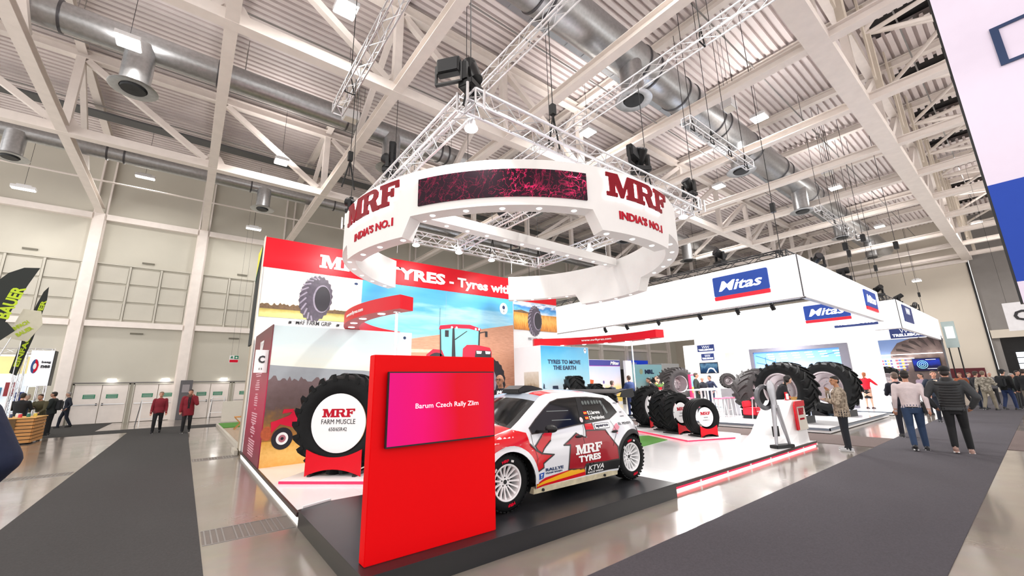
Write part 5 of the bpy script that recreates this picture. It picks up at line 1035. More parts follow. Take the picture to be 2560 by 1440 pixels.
fx([(-9.8, 1.0), (-8.6, 1.0), (-8.6, 1.5), (-9.8, 1.5)], MATS['print_yellow_green_field'], 'printed_field', .006); fx([(-7.6, .9), (-6.6, .9), (-6.6, 1.3), (-7.6, 1.3)], M('print_lime', sr('B8D820'), .4), 'printed_field', .006); fx([(-7.8, 1.3), (-6.5, 1.3), (-6.5, 1.95), (-7.8, 1.95)], MATS['print_blue_sky_with_cirrus'], 'printed_sky', .006)
trell(iw, (25.995, 13.6, 3.37), YU, 1.08, .42); trell(iw, (25.995, 13.4, 2.83), YU, .8, .4)
fx([(-13.6, 2.0), (-12.42, 2.0), (-12.42, 2.68), (-13.6, 2.68)], blackp, 'screen_bezel', .0); fx([(-13.56, 2.04), (-12.46, 2.04), (-12.46, 2.64), (-13.56, 2.64)], ramp_mat('screen_blue_tunnel', [(0, '0A2C4A'), (.4, '1F5F90'), (.7, '7FB6D8'), (1, '1A4A78')], 'Z', 2, 2.7, .3, 3, .9, emit=.5), 'screen_image', .006)
fx([(-13.2, 2.04), (-13.05, 2.3), (-12.9, 2.36), (-12.7, 2.3), (-12.55, 2.04), (-12.62, 2.04), (-12.75, 2.24), (-12.9, 2.29), (-13.02, 2.24), (-13.12, 2.04)], MATS['print_light_strip'], 'screen_arc', .01)
fx([(-11.9, 2.35), (-11.1, 2.35), (-11.1, 3.2), (-11.9, 3.2)], M('pale_green_hatch', sr('DDE6D2'), .5), 'wall_hatch', 0)
sw = thing('stand_scene_wall', 'far stand wall with a giant brown tyre picture, lit shelves and a blue screen', 'exhibition wall'); MB().box(44.2, 44.35, 4.35, 9.7, .15, 4.42).build('wall_panel', white, sw); MB().box(44.1, 44.36, 4.27, 4.35, .15, 4.45).build('edge_profile', M('profile_dark', sr('55555A'), .4), sw)
fs_ = lambda poly, mat, nm='printed_picture', o=0.: flat([poly], (44.19 - o, 0, 0), YU, V, .006, nm, mat, sw)
fs_([(-9.6, .9), (-4.36, .9), (-4.36, 4.4), (-9.6, 4.4)], ramp_mat('print_dusty_blue', [(0, '8B8A5A'), (.3, 'A3A08C'), (.5, '8FA3C8'), (1, '7A96CC')], 'Z', .9, 4.4, .4, .8, .4))
fs_([(-7.4 + .0, .9), (-4.36, .9), (-4.36, 4.4), (-6.0, 4.4), (-6.8, 4.1), (-7.3, 3.4), (-7.35, 3.0), (-6.9, 2.2)], ramp_mat('print_giant_tyre', [(0, '4A3A38'), (.4, '6A5650'), (.6, '83706A'), (1, '5A4846')], 'Z', 1, 4.3, .5, 1.4, 1.2), 'printed_tyre', .008)
for k in range(7): a = .4 + k * .22; fs_([(-4.9 - 2.5 * cos(a), 2.2 + 2.2 * sin(a)), (-4.9 - 2.62 * cos(a + .06), 2.2 + 2.32 * sin(a + .06)), (-4.9 - 2.4 * cos(a + .14), 2.2 + 2.1 * sin(a + .14)), (-4.9 - 1.7 * cos(a + .2), 2.2 + 1.5 * sin(a + .2))], M('print_dark_lug', sr('3E302E'), .5), 'printed_lug', .012)
for y0, y1, z in ((-9.3, -4.4, 3.18), (-9.0, -6.0, 2.86), (-9.0, -6.2, 2.62), (-9.0, -6.4, 2.38), (-9.0, -6.6, 2.14)): MB().box(43.95, 44.18, -y1, -y0, z, z + .045).build('lit_shelf', M('shelf_led', (1, 1, 1), .4, emit=(1, .98, .98), es=2.2, noise=0), sw)
rr = random.Random(9)
for z in (2.42, 2.66, 2.18, 1.95):
    for k in range(14): y = 8.8 - k * .17; fs_([(-y, z), (-y + .12, z), (-y + .12, z + .15), (-y, z + .15)], M('goods_%s' % 'rgbym'[k % 5], sr(['8C3A4A', '2C4C9A', 'B89030', '4A3A6A', '9AA8C8'][k % 5]), .5), 'shelf_goods', .012)
fs_([(-9.15, 1.85), (-8.9, 1.85), (-8.9, 2.95), (-9.15, 2.95)], blackp, 'dark_cabinet', .01)
MB().box(44.05, 44.15, 4.62, 6.15, 1.88, 2.86).build('screen_housing', blackp, sw); flat([[(-6.12, 1.91), (-4.65, 1.91), (-4.65, 2.83), (-6.12, 2.83)]], (44.045, 0, 0), YU, V, .004, 'screen_image', ramp_mat('screen_deep_blue', [(0, '060A28'), (.4, '0A1848'), (.7, '1438B0'), (1, '0A1440')], 'Z', 1.9, 2.85, .3, 2, .6, emit=.9), sw)
cyan = M('screen_cyan', (.2, .8, 1), .4, emit=(.25, .75, 1), es=1.4, noise=0)
for r in (.30, .2, .1): flat([rpoly(-5.62, 2.38, r, r), rpoly(-5.62, 2.38, r - .025, r - .025)], (44.038, 0, 0), YU, V, .004, 'screen_ring', cyan, sw)
for z in (2.72, 2.05): flat([[(-5.4, z), (-4.85, z), (-4.85, z + .03), (-5.4, z + .03)]], (44.038, 0, 0), YU, V, .004, 'screen_line', MATS['print_light_strip'], sw)
far = thing('far_stand_panel', 'small teal and white panel beside the right end of the second canopy', 'panel'); MB().box(46, 46.2, 3.6, 4.3, 3.6, 5.6).build('panel', M('teal_panel', sr('A8B8B8'), .5), far); MB().box(45.95, 46, 3.7, 4.15, 4.3, 5.2).build('white_field', backlit, far); MB().tube((46.1, 3.7, 0), (46.1, 3.7, 3.6), .04, 8).tube((46.1, 4.2, 0), (46.1, 4.2, 3.6), .04, 8).build('posts', blackm, far)
# desks, tables, stools
dsk = thing('reception_desk', 'long white reception desk behind the woman in the red jacket', 'desk'); MB().box(26.3, 27.1, 4.32, 5.6, .15, 1.12).box(26.3, 27.1, 2.9, 4.25, 0, 1.12).build('desk_body', glow_white, dsk, bevel=.01); MB().box(26.22, 27.15, 2.85, 5.65, 1.12, 1.17).build('desk_top', white, dsk)
for i in range(3): MB().box(26.285, 26.3, 3.0 + i * .85, 3.75 + i * .85, .8, 1.0).build('drawer_front', M('pale_rose_laminate', sr('E6CFCF'), .5), dsk)
def bar_table(x, y, lab, sx=.55):
    t = thing('bar_table', lab, 'table', 'white high tables on the stand', (x, y, .15)); MB().box(-sx, sx, -.3, .3, 1.06, 1.10).build('tabletop', white, t, bevel=.005)
    for s in (-1, 1): MB().box(s * sx * .8 - .03, s * sx * .8 + .03, -.25, .25, 0, .02).box(s * sx * .8 - .025, s * sx * .8 + .025, -.03, .03, .02, 1.06).build('leg', white, t)
for x, y, lb in ((17.3, 8.9, 'white high table in front of the suited visitors'), (17.6, 9.35, 'white high table with a steel column beside the giant wheels'), (19.8, 9.9, 'white high table left of the small shown tyre'), (22.5, 9.4, 'white high table near the brown giant wheel')): bar_table(x, y, lb)
pink = M('pink_seat', sr('E77F9C'), .5)
for i, (x, y) in enumerate(((16.9, 8.2), (17.6, 8.15), (18.3, 7.35), (18.9, 7.3), (19.2, 8.9), (20.1, 9.2), (16.6, 9.4), (17.4, 7.0))):
    t = thing('bar_stool', ['pink topped stool left before the first high table', 'pink topped stool right before the first high table', 'pink topped stool before the table with the steel column, left', 'pink topped stool before the table with the steel column, right', 'pink topped stool behind the second high table', 'pink topped stool near the small shown tyre', 'pink topped stool farthest left on the stand floor', 'pink topped stool nearest to the welcome counter'][i], 'stool', 'pink topped stools', (x, y, .15))
    MB().box(-.2, .2, -.16, .16, .74, .79).build('seat', pink, t, bevel=.01)
    for a in (-1, 1):
        for b in (-1, 1): MB().bar((a * .2, b * .18, 0), (a * .15, b * .12, .74), .025, .025).build('leg', white, t)
    MB().box(-.17, .17, -.012, .012, .28, .3).build('foot_rest', white, t)
sc2 = thing('steel_column', 'brushed steel box column carrying a small shown tyre', 'pedestal', None, (18.9, 8.7, .15)); MB().box(-.25, .25, -.25, .25, 0, 1.1).build('column_body', M('brushed_steel_plate', (.5, .5, .52), .3, .9), sc2, bevel=.01)
pk = thing('red_sofa', 'red and black lounge seat behind the welcome counter', 'seat', None, (17.75, 7.35, .15)); MB().box(-.35, .35, -.25, .25, .12, .4).box(-.35, .35, .17, .25, .4, .65).build('cushion', M('crimson_fabric', sr('C8142C'), .8), pk, bevel=.03); MB().box(-.35, .35, -.25, .25, 0, .12).build('base', blackp, pk)
pl2 = thing('leaflet_totem', 'pink framed picture stand with a yellow field print beside the brown wheel', 'stand', None, (19.4, 10.6, .15)); MB().box(-.3, .3, -.04, .04, .2, 1.75).build('frame', M('hot_pink', sr('F0205A'), .4), pl2); MB().box(-.2, .28, -.05, -.04, .9, 1.7).build('print', ramp_mat('print_small_field', [(0, 'E8B820'), (.5, 'F0D050'), (.55, '6FB0E0'), (1, '90C8F0')], 'Z', .9, 1.7, .4, 3, .1), pl2); MB().box(-.3, .3, -.2, .2, 0, .2).build('foot', blackp, pl2)
# giant wheels
def wheel_on_floor(x, y, R, w, rh, na, label, n=20, mat=rubber, rim=steel, z0=.15, lm=None, stand=True, cat='tyre', grp='shown tyres on the stands'):
    rz = radians(na) + pi / 2
    t = thing('giant_wheel' if R > .85 else 'show_tyre', label, cat, grp, (x, y, z0 + R + (.08 if stand else .005)), rz); tyre_parts(t, R, w, rh, 'farm', n, mat, lm, rim=rim)
    if stand:
        for s in (-1, 1): MB().prism([(s * .05, -R - .08), (s * R * .62, -R - .08), (s * R * .62, -R + .16), (s * R * .5, -R + .14)], (0, w / 2, 0), (1, 0, 0), (0, 0, 1), w).build('wheel_chock', blackm, t)
    return t
wheel_on_floor(17.0, 5.85, 1.0, .75, .60, 166, 'huge black tractor wheel with a steel rim right behind the welcome counter', 20)
wheel_on_floor(20.6, 5.5, 1.02, .8, .62, 172, 'second huge tractor wheel, behind the man in the camouflage jacket', 20)
wheel_on_floor(18.9, 7.5, .92, .95, .5, 236, 'huge tractor wheel showing its tread, left behind the silver sculpture', 18, rubberg)
wheel_on_floor(20.2, 12.0, .85, 1.0, .42, 250, 'broad brown flotation tyre beside the white wall with blue signs', 26, rubberg, z0=.6, stand=False); MB().box(19.6, 20.9, 11.4, 12.7, .15, .6).build('plinth_box', white, None)
_pb = bpy.data.objects['plinth_box']; _pb['_w'] = 1; tag(_pb, 'white box plinth under the broad brown flotation tyre', 'plinth')
wheel_on_floor(18.9, 8.7, .33, .3, .17, 215, 'small shown tyre on the brushed steel column', 16, rubberg, z0=1.25, stand=False)
wheel_on_floor(37.5, 6.7, 1.0, .75, .55, 200, 'distant tractor wheel in front of the far scene wall', 20, rubber)
for x, y, R, lb in ((10.5, 10.0, .80, 'farm tyre standing before the earth poster, tread towards the aisle'), (11.35, 9.82, .66, 'middle sized tyre right of the tyre before the earth poster'), (12.12, 9.97, .58, 'smallest tyre right of the earth poster, half hidden by the car wing')):
    t = thing('show_tyre', lb, 'tyre', 'tyres before the earth poster', (x, y, PZ + R + .17), radians(-124)); tyre_parts(t, R, .52 if R > .7 else .44, R * .55, 'farm', 18, disc=.9)
    MB().box(-.3, .3, -.25, .25, -R - .17, -R + .03).build('cradle', blackm, t)
# other stands in the distance
pw = thing('far_stand_wall', 'far white and purple exhibition wall with harvest picture left of the chrome post', 'exhibition wall')
MB().box(19.6, 24.1, 18.4, 18.6, 0, 3.1).build('wall_panel', white, pw); fp = lambda poly, mat, nm='printed_picture', o=0.: flat([poly], (0, 18.395 - o, 0), U, V, .006, nm, mat, pw)
fp(rect(20.0, 24.07, .3, 2.7), ramp_mat('print_rosy_sky', [(0, 'E8C860'), (.3, 'F2DC90'), (.42, 'F0E2E2'), (.7, 'D8DCF0'), (1, 'BFD4F2')], 'Z', .6, 2.8, .4, 1, .25)); fp(rect(20.0, 24.07, 2.68, 3.07), M('print_purple', sr('3A3C96'), .4), 'purple_band', .006); fp(rect(20.0, 24.07, 2.66, 2.69), M('print_magenta', sr('C030A0'), .4), 'magenta_line', .008)
text('Mitas', (23.0, 18.38, 2.76), U, V, .95, .24, inkw, pw, bold=.04, shear=.3)
org = M('print_orange_trailer', sr('E0602A'), .5, noise=.1); fp([(20.05, 1.35), (21.1, 1.3), (21.2, 1.75), (20.05, 1.9)], org, 'printed_trailer', .008)
prs = M('print_lilac', sr('6A5A9A'), .5); fp([(21.9, 1.0), (22.1, 1.3), (22.2, 1.5), (22.3, 1.3), (22.55, 1.0), (22.4, .7), (22.0, .7)], M('print_pale_shirt', sr('E8D8DC'), .5), 'printed_figure', .008); fp(rpoly(22.2, 1.6, .09, .11, 12), prs, 'printed_figure', .01)
MB().box(24.2, 24.9, 18.0, 18.2, 0, 3.05).build('side_panel', white, pw)
qw = thing('far_stand_wall', 'far pale blue exhibition wall with three letters and a tyre, by the wall doors', 'exhibition wall'); MB().box(32.6, 38.2, 24, 24.2, 0, 3.15).build('wall_panel', ramp_mat('print_pale_cyan', [(0, '8C9A80'), (.3, 'B8DCE0'), (.6, '9CDCE8'), (1, 'A8E0EC')], 'Z', .3, 3.1, .4, 1, .3), qw)
text('MRL', (35.2, 23.98, 2.25), U, V, 1.5, .42, navyl, qw, bold=.06); flat([rpoly(34.6, 2.48, .26)], (0, 23.99, 0), U, V, .01, 'round_emblem', M('emblem_gold', sr('B8C4A0'), .5), qw); MB().box(38.2, 41.5, 24, 27, 0, 3.3).build('side_room', M('pale_grey_panel', sr('C8CACB'), .5), qw)
wheel_on_floor(35.9, 23.0, .95, .95, .42, 262, 'tyre in front of the far pale blue wall with three letters', 18, rubberg, z0=0)
gt = struct(MB().box(41.5, 47, 31.6, 32.28, 0, 3.0), 'gate_block', M('dark_gate_opening', (.02, .02, .02), .6)); MB().box(43, 47, 31.45, 31.6, 3.05, 4.1).build('gate_sign', M('sign_gate_blue', sr('1038B8'), .4, emit=sr('1038B8'), es=.5), gt)  # solid dark block; its colour stands for the shade inside the gate
text('29 31', (43.2, 31.44, 3.25), U, V, 1.3, .6, inkw, gt, bold=.03)
cnt2 = thing('meeting_counter', 'white counter with flowers where the suited visitors gather', 'counter'); MB().box(15.9, 17.2, 10.6, 11.2, .15, 1.2).build('counter_body', white, cnt2, bevel=.01); MB().box(15.85, 17.25, 10.55, 11.25, 1.2, 1.24).build('counter_top', white, cnt2)
fl = thing('flower_pot', 'small potted plant with pale flowers on the meeting counter', 'plant', None, (16.9, 10.8, 1.24)); MB().lathe([(.001, 0), (.06, 0), (.08, .12), (.001, .12)], 14).build('pot', red, fl); mb = MB(); rr = random.Random(2)
for k in range(26): a, b = rr.uniform(0, 6.28), rr.uniform(.1, .24); mb.bar((0, 0, .1), (b * cos(a), b * sin(a), .16 + rr.uniform(.02, .16)), .02, .006)
tag(mb.build('leaves', M('leaf_green', sr('5C8A3A'), .6, noise=.2), fl), kind='stuff'); mb = MB(); [mb.ball((rr.uniform(-.15, .15), rr.uniform(-.15, .15), .25 + rr.uniform(0, .1)), .025, n=6, m=4) for _ in range(9)]; tag(mb.build('blossoms', M('blossom', sr('F0E0A0'), .6), fl), kind='stuff')
# ================================================================== LEFT EDGE: STALL, FLAGS
def feather(name, label, pole, poly, mat, Y, words=None):
    t = thing(name, label, 'flag'); MB().path([(x, Y + .04, z) for x, z in pole], .012, 8).build('pole', alu, t); flat([poly], (0, Y, 0), U, V, .012, 'cloth', mat, t)
    for w_, O_, U_, V_, ww, hh, m_ in words or []: text(w_, O_, U_, V_, ww, hh, m_, t, bold=.04)
    return t
fk = M('flag_black', (.010, .014, .012), .7); lime = M('flag_lime', sr('B6D020'), .6)
def uvn(dx, dz): L = hypot(dx, dz); return (dx / L, 0, dz / L), (-dz / L, 0, dx / L)
u1, v1 = uvn(.62, 2.9)
feather('feather_flag', 'large black feather flag with lime green words at the left edge', [(-5.3, 0), (-5.3, 2.2), (-5.1, 4.0), (-4.75, 5.2), (-4.26, 5.76)], [(-4.26, 5.76), (-4.6, 5.72), (-4.9, 5.5), (-5.15, 5.1), (-5.35, 4.5), (-5.6, 3.6), (-5.75, 2.4), (-5.0, 2.4), (-4.62, 4.4), (-4.42, 5.2)], fk, 20, [('EINFACH BAUER', (-4.98, 19.985, 2.5), u1, v1, 2.6, .3, lime)])
u2, v2 = uvn(.32, 2.6)
feather('feather_flag', 'slim black feather flag with lime green words behind the large one', [(-4.55, 0), (-4.6, 2), (-4.5, 4), (-4.37, 5.45)], [(-4.36, 5.5), (-4.46, 5.3), (-4.56, 4.8), (-4.66, 4.0), (-4.8, 2.4), (-4.62, 2.3), (-4.44, 3.6), (-4.33, 5.0)], fk, 22, [('EINFACH BAUER', (-4.62, 21.985, 2.6), u2, v2, 2.4, .13, lime)])
feather('feather_flag', 'short drooping black flag low at the left edge', [(-4.75, 0), (-4.75, 2.0), (-4.4, 3.4)], [(-5.6, 2.0), (-5.6, 3.75), (-5.0, 3.95), (-4.55, 3.85), (-4.35, 3.6), (-4.75, 3.1)], fk, 19.5, [('2S', (-5.05, 19.485, 3.25), (1, 0, 0), (0, 0, 1), .42, .28, M('flag_grey', sr('3A4040'), .6))])
feather('feather_flag', 'cream flag piece with lime words between the black flags', [(-4.5, 0), (-4.5, 2.0), (-4.5, 3.9)], [(-4.85, 3.5), (-4.62, 4.5), (-4.2, 4.45), (-4.1, 4.0), (-4.35, 3.4)], M('flag_cream', sr('D8D4C0'), .7), 21, [('EINFACH', (-4.72, 20.985, 3.72), *uvn(.45, .42), .45, .13, lime), ('BAUER', (-4.58, 20.985, 3.55), *uvn(.45, .42), .42, .13, lime)])
st = thing('stall', 'bright exhibition stall with white truss frame at the left edge', 'exhibition stall'); MB().box(-8.5, -4.85, 26.3, 26.4, 0, 3.3).build('back_wall', M('stall_lit_wall', sr('D6E2EA'), .6, emit=sr('E8F2FA'), es=.5, noise=.2, ns=1.5), st)
for x in (-8.2, -5.4, -4.7): box_truss(st, (x, 26.0, 0), (x, 26.0, 3.4), .22, alu, .018, .35, .008, up=(1, 0, 0))
box_truss(st, (-8.3, 26.0, 3.4), (-4.6, 26.0, 3.4), .22, alu, .018, .35, .008)
for k, c in enumerate(('E8C040', '3F8FB8', 'A03038', '2C3E8C', 'E6E0C8')): MB().box(-6.4 + k * .33, -6.15 + k * .33, 26.2, 26.29, 1.2 + .2 * (k % 3), 1.75 + .2 * (k % 3)).build('poster', M('poster_%s' % 'abcde'[k], sr(c), .5), st)
MB().box(-6.2, -4.9, 26.24, 26.29, 2.5, 3.2).build('poster', M('poster_warm', sr('E8D890'), .5, emit=sr('F0E0A0'), es=.4), st)
sb = thing('hanging_sign_box', 'white sign box with a round red and blue logo above the left stall', 'sign'); MB().box(-5.0, -4.36, 25, 25.5, 1.98, 3.38).build('box_body', M('signbox_white', (.85, .86, .9), .5, emit=(.9, .93, 1), es=.25), sb); MB().box(-4.36, -4.34, 25, 25.5, 1.98, 3.38).build('dark_side', blackp, sb)
flat([rpoly(-4.83, 2.75, .1, .28)], (0, 24.995, 0), U, V, .006, 'logo_ring', M('logo_blue', sr('1C4A8A'), .4), sb); flat([[(-4.83, 2.47), (-4.74, 2.6), (-4.72, 2.8), (-4.8, 3.02), (-4.83, 3.03)]], (0, 24.985, 0), U, V, .006, 'logo_red', redprint, sb); flat([rpoly(-4.82, 2.75, .045, .12)], (0, 24.978, 0), U, V, .006, 'logo_centre', inkw, sb)
for z, w_ in ((2.85, 'beeg'), (2.68, 'nes')): text(w_, (-4.66, 24.99, z), U, V, .26, .12, dkgrey, sb, bold=.05)
for x in (-4.95, -4.4): MB().tube((x, 25.2, 3.38), (x, 25.2, 3.5), .01, 5).tube((x, 25.2, 0), (x, 25.2, 2.0), .02, 6).build('post', alu, sb)
dt = thing('pallet_table', 'wooden pallet table with goods in front of the left stall', 'table')
for k in range(7): MB().box(-5.4, -3.95, 21.9, 21.94, .05 + k * .115, .14 + k * .115).build('plank', wood, dt)
for k in range(7): MB().box(-3.96, -3.92, 21.94, 23.5, .05 + k * .115, .14 + k * .115).build('plank', wood, dt)
MB().box(-5.45, -3.9, 21.88, 23.55, .85, .88).build('table_board', M('table_board_wood', sr('D9A860'), .6, noise=.1, stretch=(1, 10, 1)), dt); MB().box(-4.7, -4.35, 21.87, 21.9, .02, .84).build('dark_panel', M('dark_stained_wood', sr('5A4018'), .6, noise=.2), dt); MB().box(-5.35, -4.0, 21.96, 23.45, .04, .84).build('inner_box', blackp, dt)
rr = random.Random(11)
for k in range(9):
    x, y = -5.2 + .14 * k, 22.1 + rr.uniform(0, .9); c = ['E6E2D0', 'C8303A', '1F6B5A', 'D8C050', '3A4A6A'][k % 5]
    t = thing('jar', ['cream jar', 'red tin', 'green box', 'yellow jar', 'blue tin', 'white carton', 'dark red jar', 'teal tin', 'ochre jar'][k] + ' among the goods on the pallet table', 'jar', 'goods on the pallet table', (x, y, .88)); MB().lathe([(.001, 0), (.05, 0), (.05, .1), (.035, .12), (.001, .12)], 12).build('body', M('jar_%s' % 'abcde'[k % 5], sr(c), .4), t, smooth=True); MB().lathe([(.001, .14), (.038, .14), (.038, .12), (.001, .12)], 12).build('lid', alu, t)
tt = thing('info_totem', 'dark grey information totem between the hall doors', 'totem', None, (0.12, 31.7, 0)); MB().box(-.29, .29, -.08, .08, 0, 2.25).build('totem_body', M('totem_grey', sr('5E5C60'), .5), tt, bevel=.008); MB().box(-.18, .16, -.09, -.08, 1.55, 2.0).build('notice', M('totem_notice', sr('9A9498'), .5), tt)
flat([[(0, 0), (.1, 0), (.1, .08), (.16, .08), (.05, .2), (-.06, .08), (0, .08)]], (-.05, -.085, 1.15), U, V, .004, 'arrow_mark', inkw, tt); text('WC', (-.14, -.085, .95), U, V, .26, .14, inkw, tt, bold=.04)
for x, y, lb, rz in ((-1.25, 27.9, 'white A-frame easel behind the woman in the short red jacket', .3), (1.75, 31.2, 'white A-frame easel in front of the third pair of doors', -.2)):
    t = thing('easel_board', lb, 'easel', None, (x, y, 0), rz); wf = M('easel_white', (.85, .85, .85), .4)
    for s in (-1, 1): MB().bar((s * .35, -.28, 0), (s * .3, 0, 1.25), .035, .03).build('leg', wf, t); MB().bar((s * .35, .28, 0), (s * .3, .02, 1.25), .035, .03).build('rear_leg', M('easel_grey', sr('77777A'), .4), t)
    for z, f in ((1.22, .02), (.35, .8)): MB().bar((-.33, -.28 * f, z), (.33, -.28 * f, z), .03, .03).build('cross_bar', wf, t)
# ================================================================== PEOPLE
def cap(mb, p, q, r0, r1, n=12):
    p, q = Vector(p), Vector(q); d = q - p; L = d.length; d = d / L if L > 1e-6 else Vector((0, 0, 1)); a = d.orthogonal().normalized(); b = d.cross(a); rings = []
    st = [(-.98, .2), (-.8, .6), (-.5, .87), (0, 1)]
    for f, s in st: rings.append((p + d * r0 * f, r0 * s))
    m = max(1, int(L / .05))
    for k in range(1, m): rings.append((p + d * L * k / m, r0 + (r1 - r0) * k / m))
    for f, s in reversed(st): rings.append((q - d * r1 * f, r1 * s))
    mb.loft([[c + a * r * cos(2 * pi * k / n) + b * r * sin(2 * pi * k / n) for k in range(n)] for c, r in rings])
class Fig:
    """collects overlapping solids with a tag each; they are fused into one continuous skin"""
    def __init__(s): s.parts = []
    def cap(s, tg, p, q, r0, r1): mb = MB(); cap(mb, p, q, r0, r1); s.parts.append((tg, mb))
    def ball(s, tg, c, rx, ry, rz): s.parts.append((tg, MB().ball(c, rx, ry, rz, 16, 12)))
    def rings(s, tg, rg, n=18): s.parts.append((tg, MB().loft([[(cx + rx * cos(2 * pi * k / n), cy_ + ry * sin(2 * pi * k / n), z) for k in range(n)] for z, cx, cy_, rx, ry in rg])))
JOBS = []
ARMS = dict(down=((.055, -.02, -.29), (.07, .06, -.53)), pocket=((.15, -.07, -.27), (.05, .06, -.47)), crossed=((.08, .07, -.28), (-.16, .25, -.22)), fwd=((.05, .12, -.26), (0, .36, -.24)),
            phone=((.08, .16, -.24), (-.06, .17, .08)), back=((.10, -.1, -.27), (-.04, -.16, -.46)), table=((.03, .2, -.22), (-.05, .42, -.3)), swing=((.04, -.12, -.27), (.05, -.14, -.52)), chin=((.04, .16, -.25), (-.14, .2, -.02)), hip=((.2, -.08, -.25), (.06, .02, -.42)), side=((.16, .14, -.22), (.12, .4, -.26)))
def person(label, x, y, face, h, top, bottom, shoe='1A1A1C', skin='C89A80', hair='2A1E18', arms=('down', 'down'), stride=0., lean=0., z0=0., vox=.016, hs='short', jac=0., skirt=False, hem=.86, hat=None, extras=(), inner=None, head_turn=0., wide=1., topmat=None, glasses=False, seat=None, group=None, cat='person'):
    k = h / 1.75; F = Fig(); sw = .185 * wide
    hipz, sz = .93, 1.43
    def up(p):   # the upper body leans about the hip
        if lean and p[2] > .95: a = lean; dz = p[2] - .95; return (p[0], p[1] * cos(a) + dz * sin(a), .95 + dz * cos(a) - p[1] * sin(a))
        return p
    ms = {'skin': skin, 'top': top, 'bottom': bottom, 'shoe': shoe, 'inner': inner or top, 'sole': 'D8D8D8', 'sleeve': 'D0142C', 'eye': '1C1412', 'lip': '9A5A50'}
    tk = .012 + jac
    # legs and feet
    for s in (-1, 1):
        st = stride * s; hip = (s * .095, 0, .90); kn = (s * .10, st * .55 + (.05 if stride else .01), .50 + (.01 if st < 0 else 0)); an = (s * .11, st * 1.05 - (.05 if stride and st < 0 else 0), .10 + (.05 if stride and st < 0 else 0))
        lg = 'skin' if skirt else 'bottom'; F.cap(lg, hip, kn, .10 if not skirt else .08, .070 if not skirt else .05); F.cap(lg, kn, an, .072 if not skirt else .052, .056 if not skirt else .03)
        F.cap('shoe', (an[0], an[1] - .045, .05 + max(0, an[2] - .1)), (an[0] + s * .015, an[1] + .15, .038 + max(0, an[2] - .1) * .3), .046, .036)
        F.parts.append(('sole', MB().box(an[0] - .045, an[0] + .05, an[1] - .09, an[1] + .19, .0 + max(0, an[2] - .1) * .6, .02 + max(0, an[2] - .1) * .6)))
    F.rings('bottom', [(.80 if not skirt else .50, 0, 0, .14 + (.03 if skirt else 0), .10), (.9, 0, 0, .165, .115), (hem + .03, 0, 0, .155, .108)] if hem > .88 else [(.78, 0, 0, .14, .10), (.86, 0, 0, .15, .11)])
    if skirt: F.rings('bottom', [(.56, 0, 0, .15, .12), (.8, 0, 0, .17, .125), (1.0, 0, 0, .15, .11)])
    # trunk
    def fill(rg, st=.022):
        out = []
        for a_, b_ in zip(rg, rg[1:]):
            m_ = max(1, int(abs(b_[0] - a_[0]) / st)); out += [tuple(p_ + (q_ - p_) * j / m_ for p_, q_ in zip(a_, b_)) for j in range(m_)]
        return out + [rg[-1]]
    tr = [(hem, 0, 0, .165 + tk, .12 + tk), (.97, 0, 0, .158 + tk, .115 + tk), (1.10, 0, 0, .142 * wide + tk, .105 + tk), (1.25, 0, .005, .165 * wide + tk, .12 + tk), (1.36, 0, 0, .185 * wide + tk, .115 + tk), (1.43, 0, -.005, .155 * wide + tk, .09 + tk * .7), (1.485, 0, -.01, .07 + tk * .3, .062 + tk * .3)]
    mb = MB(); n = 20; mb.loft([[up((cx + rx * cos(2 * pi * q / n), cy_ + ry * sin(2 * pi * q / n), z)) for q in range(n)] for z, cx, cy_, rx, ry in fill(tr)]); F.parts.append(('top', mb))
    if inner: mb = MB(); mb.loft([[up((.036 * wq * a, .100 + tk + b * .014 - (.03 if z > 1.40 else 0), z)) for a, b in ((-1, -1), (-.5, -1), (0, -1), (.5, -1), (1, -1), (.9, 1), (.45, 1), (0, 1), (-.45, 1), (-.9, 1))] for z, wq in [(1.0 + .023 * q, .6 + .03 * q) for q in range(20)]]); F.parts.append(('inner', mb))
    # neck and head
    nb_, nt = up((0, -.005, 1.46)), up((0, .015, 1.56)); F.cap('skin', nb_, nt, .055, .052)
    H = up((0, .03, 1.645)); ht = head_turn
    def hd(px, py, pz): a = ht; return (H[0] + px * cos(a) - py * sin(a), H[1] + px * sin(a) + py * cos(a), H[2] + pz)
    def hball(tg, px, py, pz, rx, ry, rz): F.ball(tg, hd(px, py, pz), rx, ry, rz)
    hball('skin', 0, 0, .015, .075, .092, .098); hball('skin', 0, .03, -.045, .056, .062, .065); hball('skin', 0, .066, -.085, .026, .024, .02)
    F.cap('skin', hd(0, .086, .015), hd(0, .112, -.018), .011, .016); [hball('skin', s * .078, -.005, -.005, .012, .02, .032) for s in (-1, 1)]; hball('skin', 0, .084, .032, .05, .014, .012)
    for s in (-1, 1):   # arms with palm, four fingers and a thumb
        sh = Vector((s * sw * 1.0, 0, 1.405)); e, w_ = ARMS[arms[0 if s < 0 else 1]]; e = sh + Vector((e[0] * s, e[1], e[2])); w_ = sh + Vector((w_[0] * s, w_[1], w_[2]))
        sh, e, w_ = Vector(up(sh)), Vector(up(e)), Vector(up(w_)); short = 'sleeve' if 'sleeve' in extras else 'top'
        F.cap('top', sh, e, .055 + tk, .043 + tk * .8); F.cap(short, e, w_, .042 + tk * .8, .030 + tk * .6)
        d = (w_ - e).normalized(); fw = w_ + d * .085; a = d.orthogonal().normalized(); sd = d.cross(Vector((0, 0, 1)));  sd = sd.normalized() if sd.length > .1 else Vector((0, 1, 0))
        bd = Vector((0, .3, 0)) - d * .1
        F.cap('skin', w_, w_ + d * .07, .028, .034)
